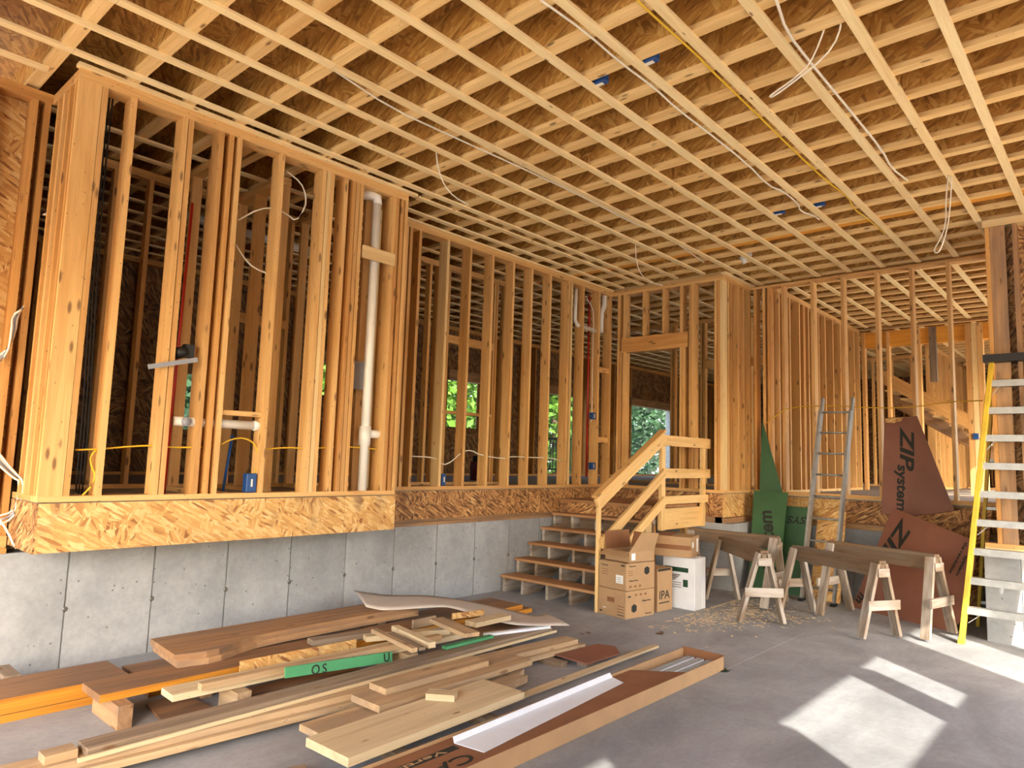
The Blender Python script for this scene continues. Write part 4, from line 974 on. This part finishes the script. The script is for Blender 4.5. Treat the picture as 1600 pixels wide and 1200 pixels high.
# ------------------------------------------------------------------ objects in the room behind the left wall
t = thing('shop_vacuum', (8.4, 8.2, ZF), 'maroon shop vacuum on the floor beyond the left studs', 'vacuum')
tube('tank', [Vector((8.4, 8.2, ZF)), Vector((8.4, 8.2, ZF+.3))], .19, 'maroon', t, 14); tube('lid', [Vector((8.4, 8.2, ZF+.3)), Vector((8.4, 8.2, ZF+.4))], .15, 'abs', t, 14); tube('hose', [Vector((8.4, 8.0, ZF+.3)), Vector((8.2, 7.8, ZF+.2)), Vector((8.0, 7.9, ZF+.05))], .03, 'abs', t, 8, 1)
# deck railing seen through the window
t = thing('deck_railing', (13.5, 11.5, ZF), 'dark porch railing outside the middle window', 'railing')
bx('top_rail', 12.5, 16, 11.5, 11.56, ZF+.9, ZF+.95, 'abs', t); bx('bottom_rail', 12.5, 16, 11.5, 11.56, ZF+.1, ZF+.14, 'abs', t)
for k in range(28): bx('baluster', 12.5+.125*k, 12.52+.125*k, 11.52, 11.54, ZF+.14, ZF+.9, 'abs', t)
bx('post', 12.4, 12.48, 11.49, 11.57, -.12, ZF+1, 'abs', t); bx('post', 15.95, 16.03, 11.49, 11.57, -.12, ZF+1, 'abs', t)

# ------------------------------------------------------------------ sawdust, leaves on the slab
vs, fs = [], []
for k in range(900):
    cx, cy = random.choice(((7.2, 3.3), (7.7, 3.45), (8.1, 3.6), (7.9, 3.0), (6.9, 3.5)))
    p = Vector((min(8.7, random.gauss(cx, .28)), min(3.7, random.gauss(cy, .2)), .0015)); a = random.random()*6.28
    l_, w_ = random.uniform(.01, .035), random.uniform(.005, .011)
    d = Vector((math.cos(a), math.sin(a), 0)); e = Vector((-d.y, d.x, 0)); b0 = len(vs)
    vs += [p-d*l_-e*w_, p+d*l_-e*w_, p+d*l_+e*w_+Vector((0, 0, .003)), p-d*l_+e*w_]; fs.append([b0, b0+1, b0+2, b0+3])
o = mesh_obj('wood_shavings', vs, fs, 'sawdust'); props(o, 'pale wood shavings scattered around the sawhorses', 'shavings', kind='stuff')
def leafpile(c, mat, label, n=7):
    vs, fs = [], []
    for k in range(n):
        p = Vector(c)+Vector((random.uniform(-.05, .05), random.uniform(-.03, .03), .004)); a = random.random()*6.28
        d = Vector((math.cos(a), math.sin(a), .15)); e = Vector((-d.y, d.x, 0)); b0 = len(vs)
        vs += [p-d*.03, p+e*.012+Vector((0, 0, .006)), p+d*.03, p-e*.012+Vector((0, 0, .004))]; fs.append([b0, b0+1, b0+2, b0+3])
    o = mesh_obj('fallen_leaf', vs, fs, mat); props(o, label, 'leaf')
leafpile(onz(1034, 990, 0), 'dryleaf', 'brown dry leaf cluster on the slab near the cartons')
leafpile(onz(1132, 1049, 0), 'leafd', 'green leaf sprig at the corner of the cardboard tray', 10)
leafpile(onz(914, 991, 0), 'dryleaf', 'tiny brown leaf on the slab near the plank ends', 3)

# ------------------------------------------------------------------ trees outside
def tree(x, y, h, r, mat, label, n=5200):
    t = thing('broadleaf_tree', (x, y, -.12), label, 'tree', 'trees beyond the outer wall')
    tube('trunk', [Vector((x, y, -.12)), Vector((x+.1, y+.1, h*.4)), Vector((x-.1, y, h*.8))], .16, 'bark', t, 8)
    for k in range(4):
        a = 1.6*k; tube('branch', [Vector((x, y, h*(.3+.1*k))), Vector((x+math.cos(a)*r*.7, y+math.sin(a)*r*.7, h*(.5+.1*k)))], .05, 'bark', t, 6)
    vs, fs = [], []
    for k in range(n):
        a, b_, rr = random.random()*6.28, random.uniform(-1, 1), random.random()**.4
        p = Vector((x+math.cos(a)*math.sqrt(1-b_*b_)*r*rr, y+math.sin(a)*math.sqrt(1-b_*b_)*r*rr, h*.55+b_*h*.5*rr))
        d = Vector((random.gauss(0, 1), random.gauss(0, 1), random.gauss(0, .6))).normalized(); e = d.cross(Vector((random.random(), random.random(), random.random()))).normalized()
        s = random.uniform(.08, .2); b0 = len(vs)
        vs += [p-d*s, p+e*s*.5, p+d*s, p-e*s*.5]; fs.append([b0, b0+1, b0+2, b0+3])
    mesh_obj('foliage', vs, fs, mat, t)
tree(13.5, 15.5, 6.0, 2.0, 'leaf', 'bright green tree outside the window left of the long wall centre')
tree(18.8, 14.8, 6.5, 2.4, 'leaf', 'yellow green tree outside the middle window')
tree(23.8, 16, 6.5, 2.4, 'leafd', 'dark green tree outside the window seen through the doorway')
tree(30, 19, 7.5, 3.2, 'leafd', 'larger dark tree further off beyond the doorway window', 6000)
tree(9.55, 14.6, 6.0, 1.35, 'leaf', 'bright tree outside the narrow window behind the bay')
tree(20, 23, 8, 3.4, 'leafd', 'tall dark tree deep behind the others', 6000)
tree(6.4, 14.6, 5.5, 1.4, 'leafd', 'dark tree outside the slit window behind the bar level', 4200)
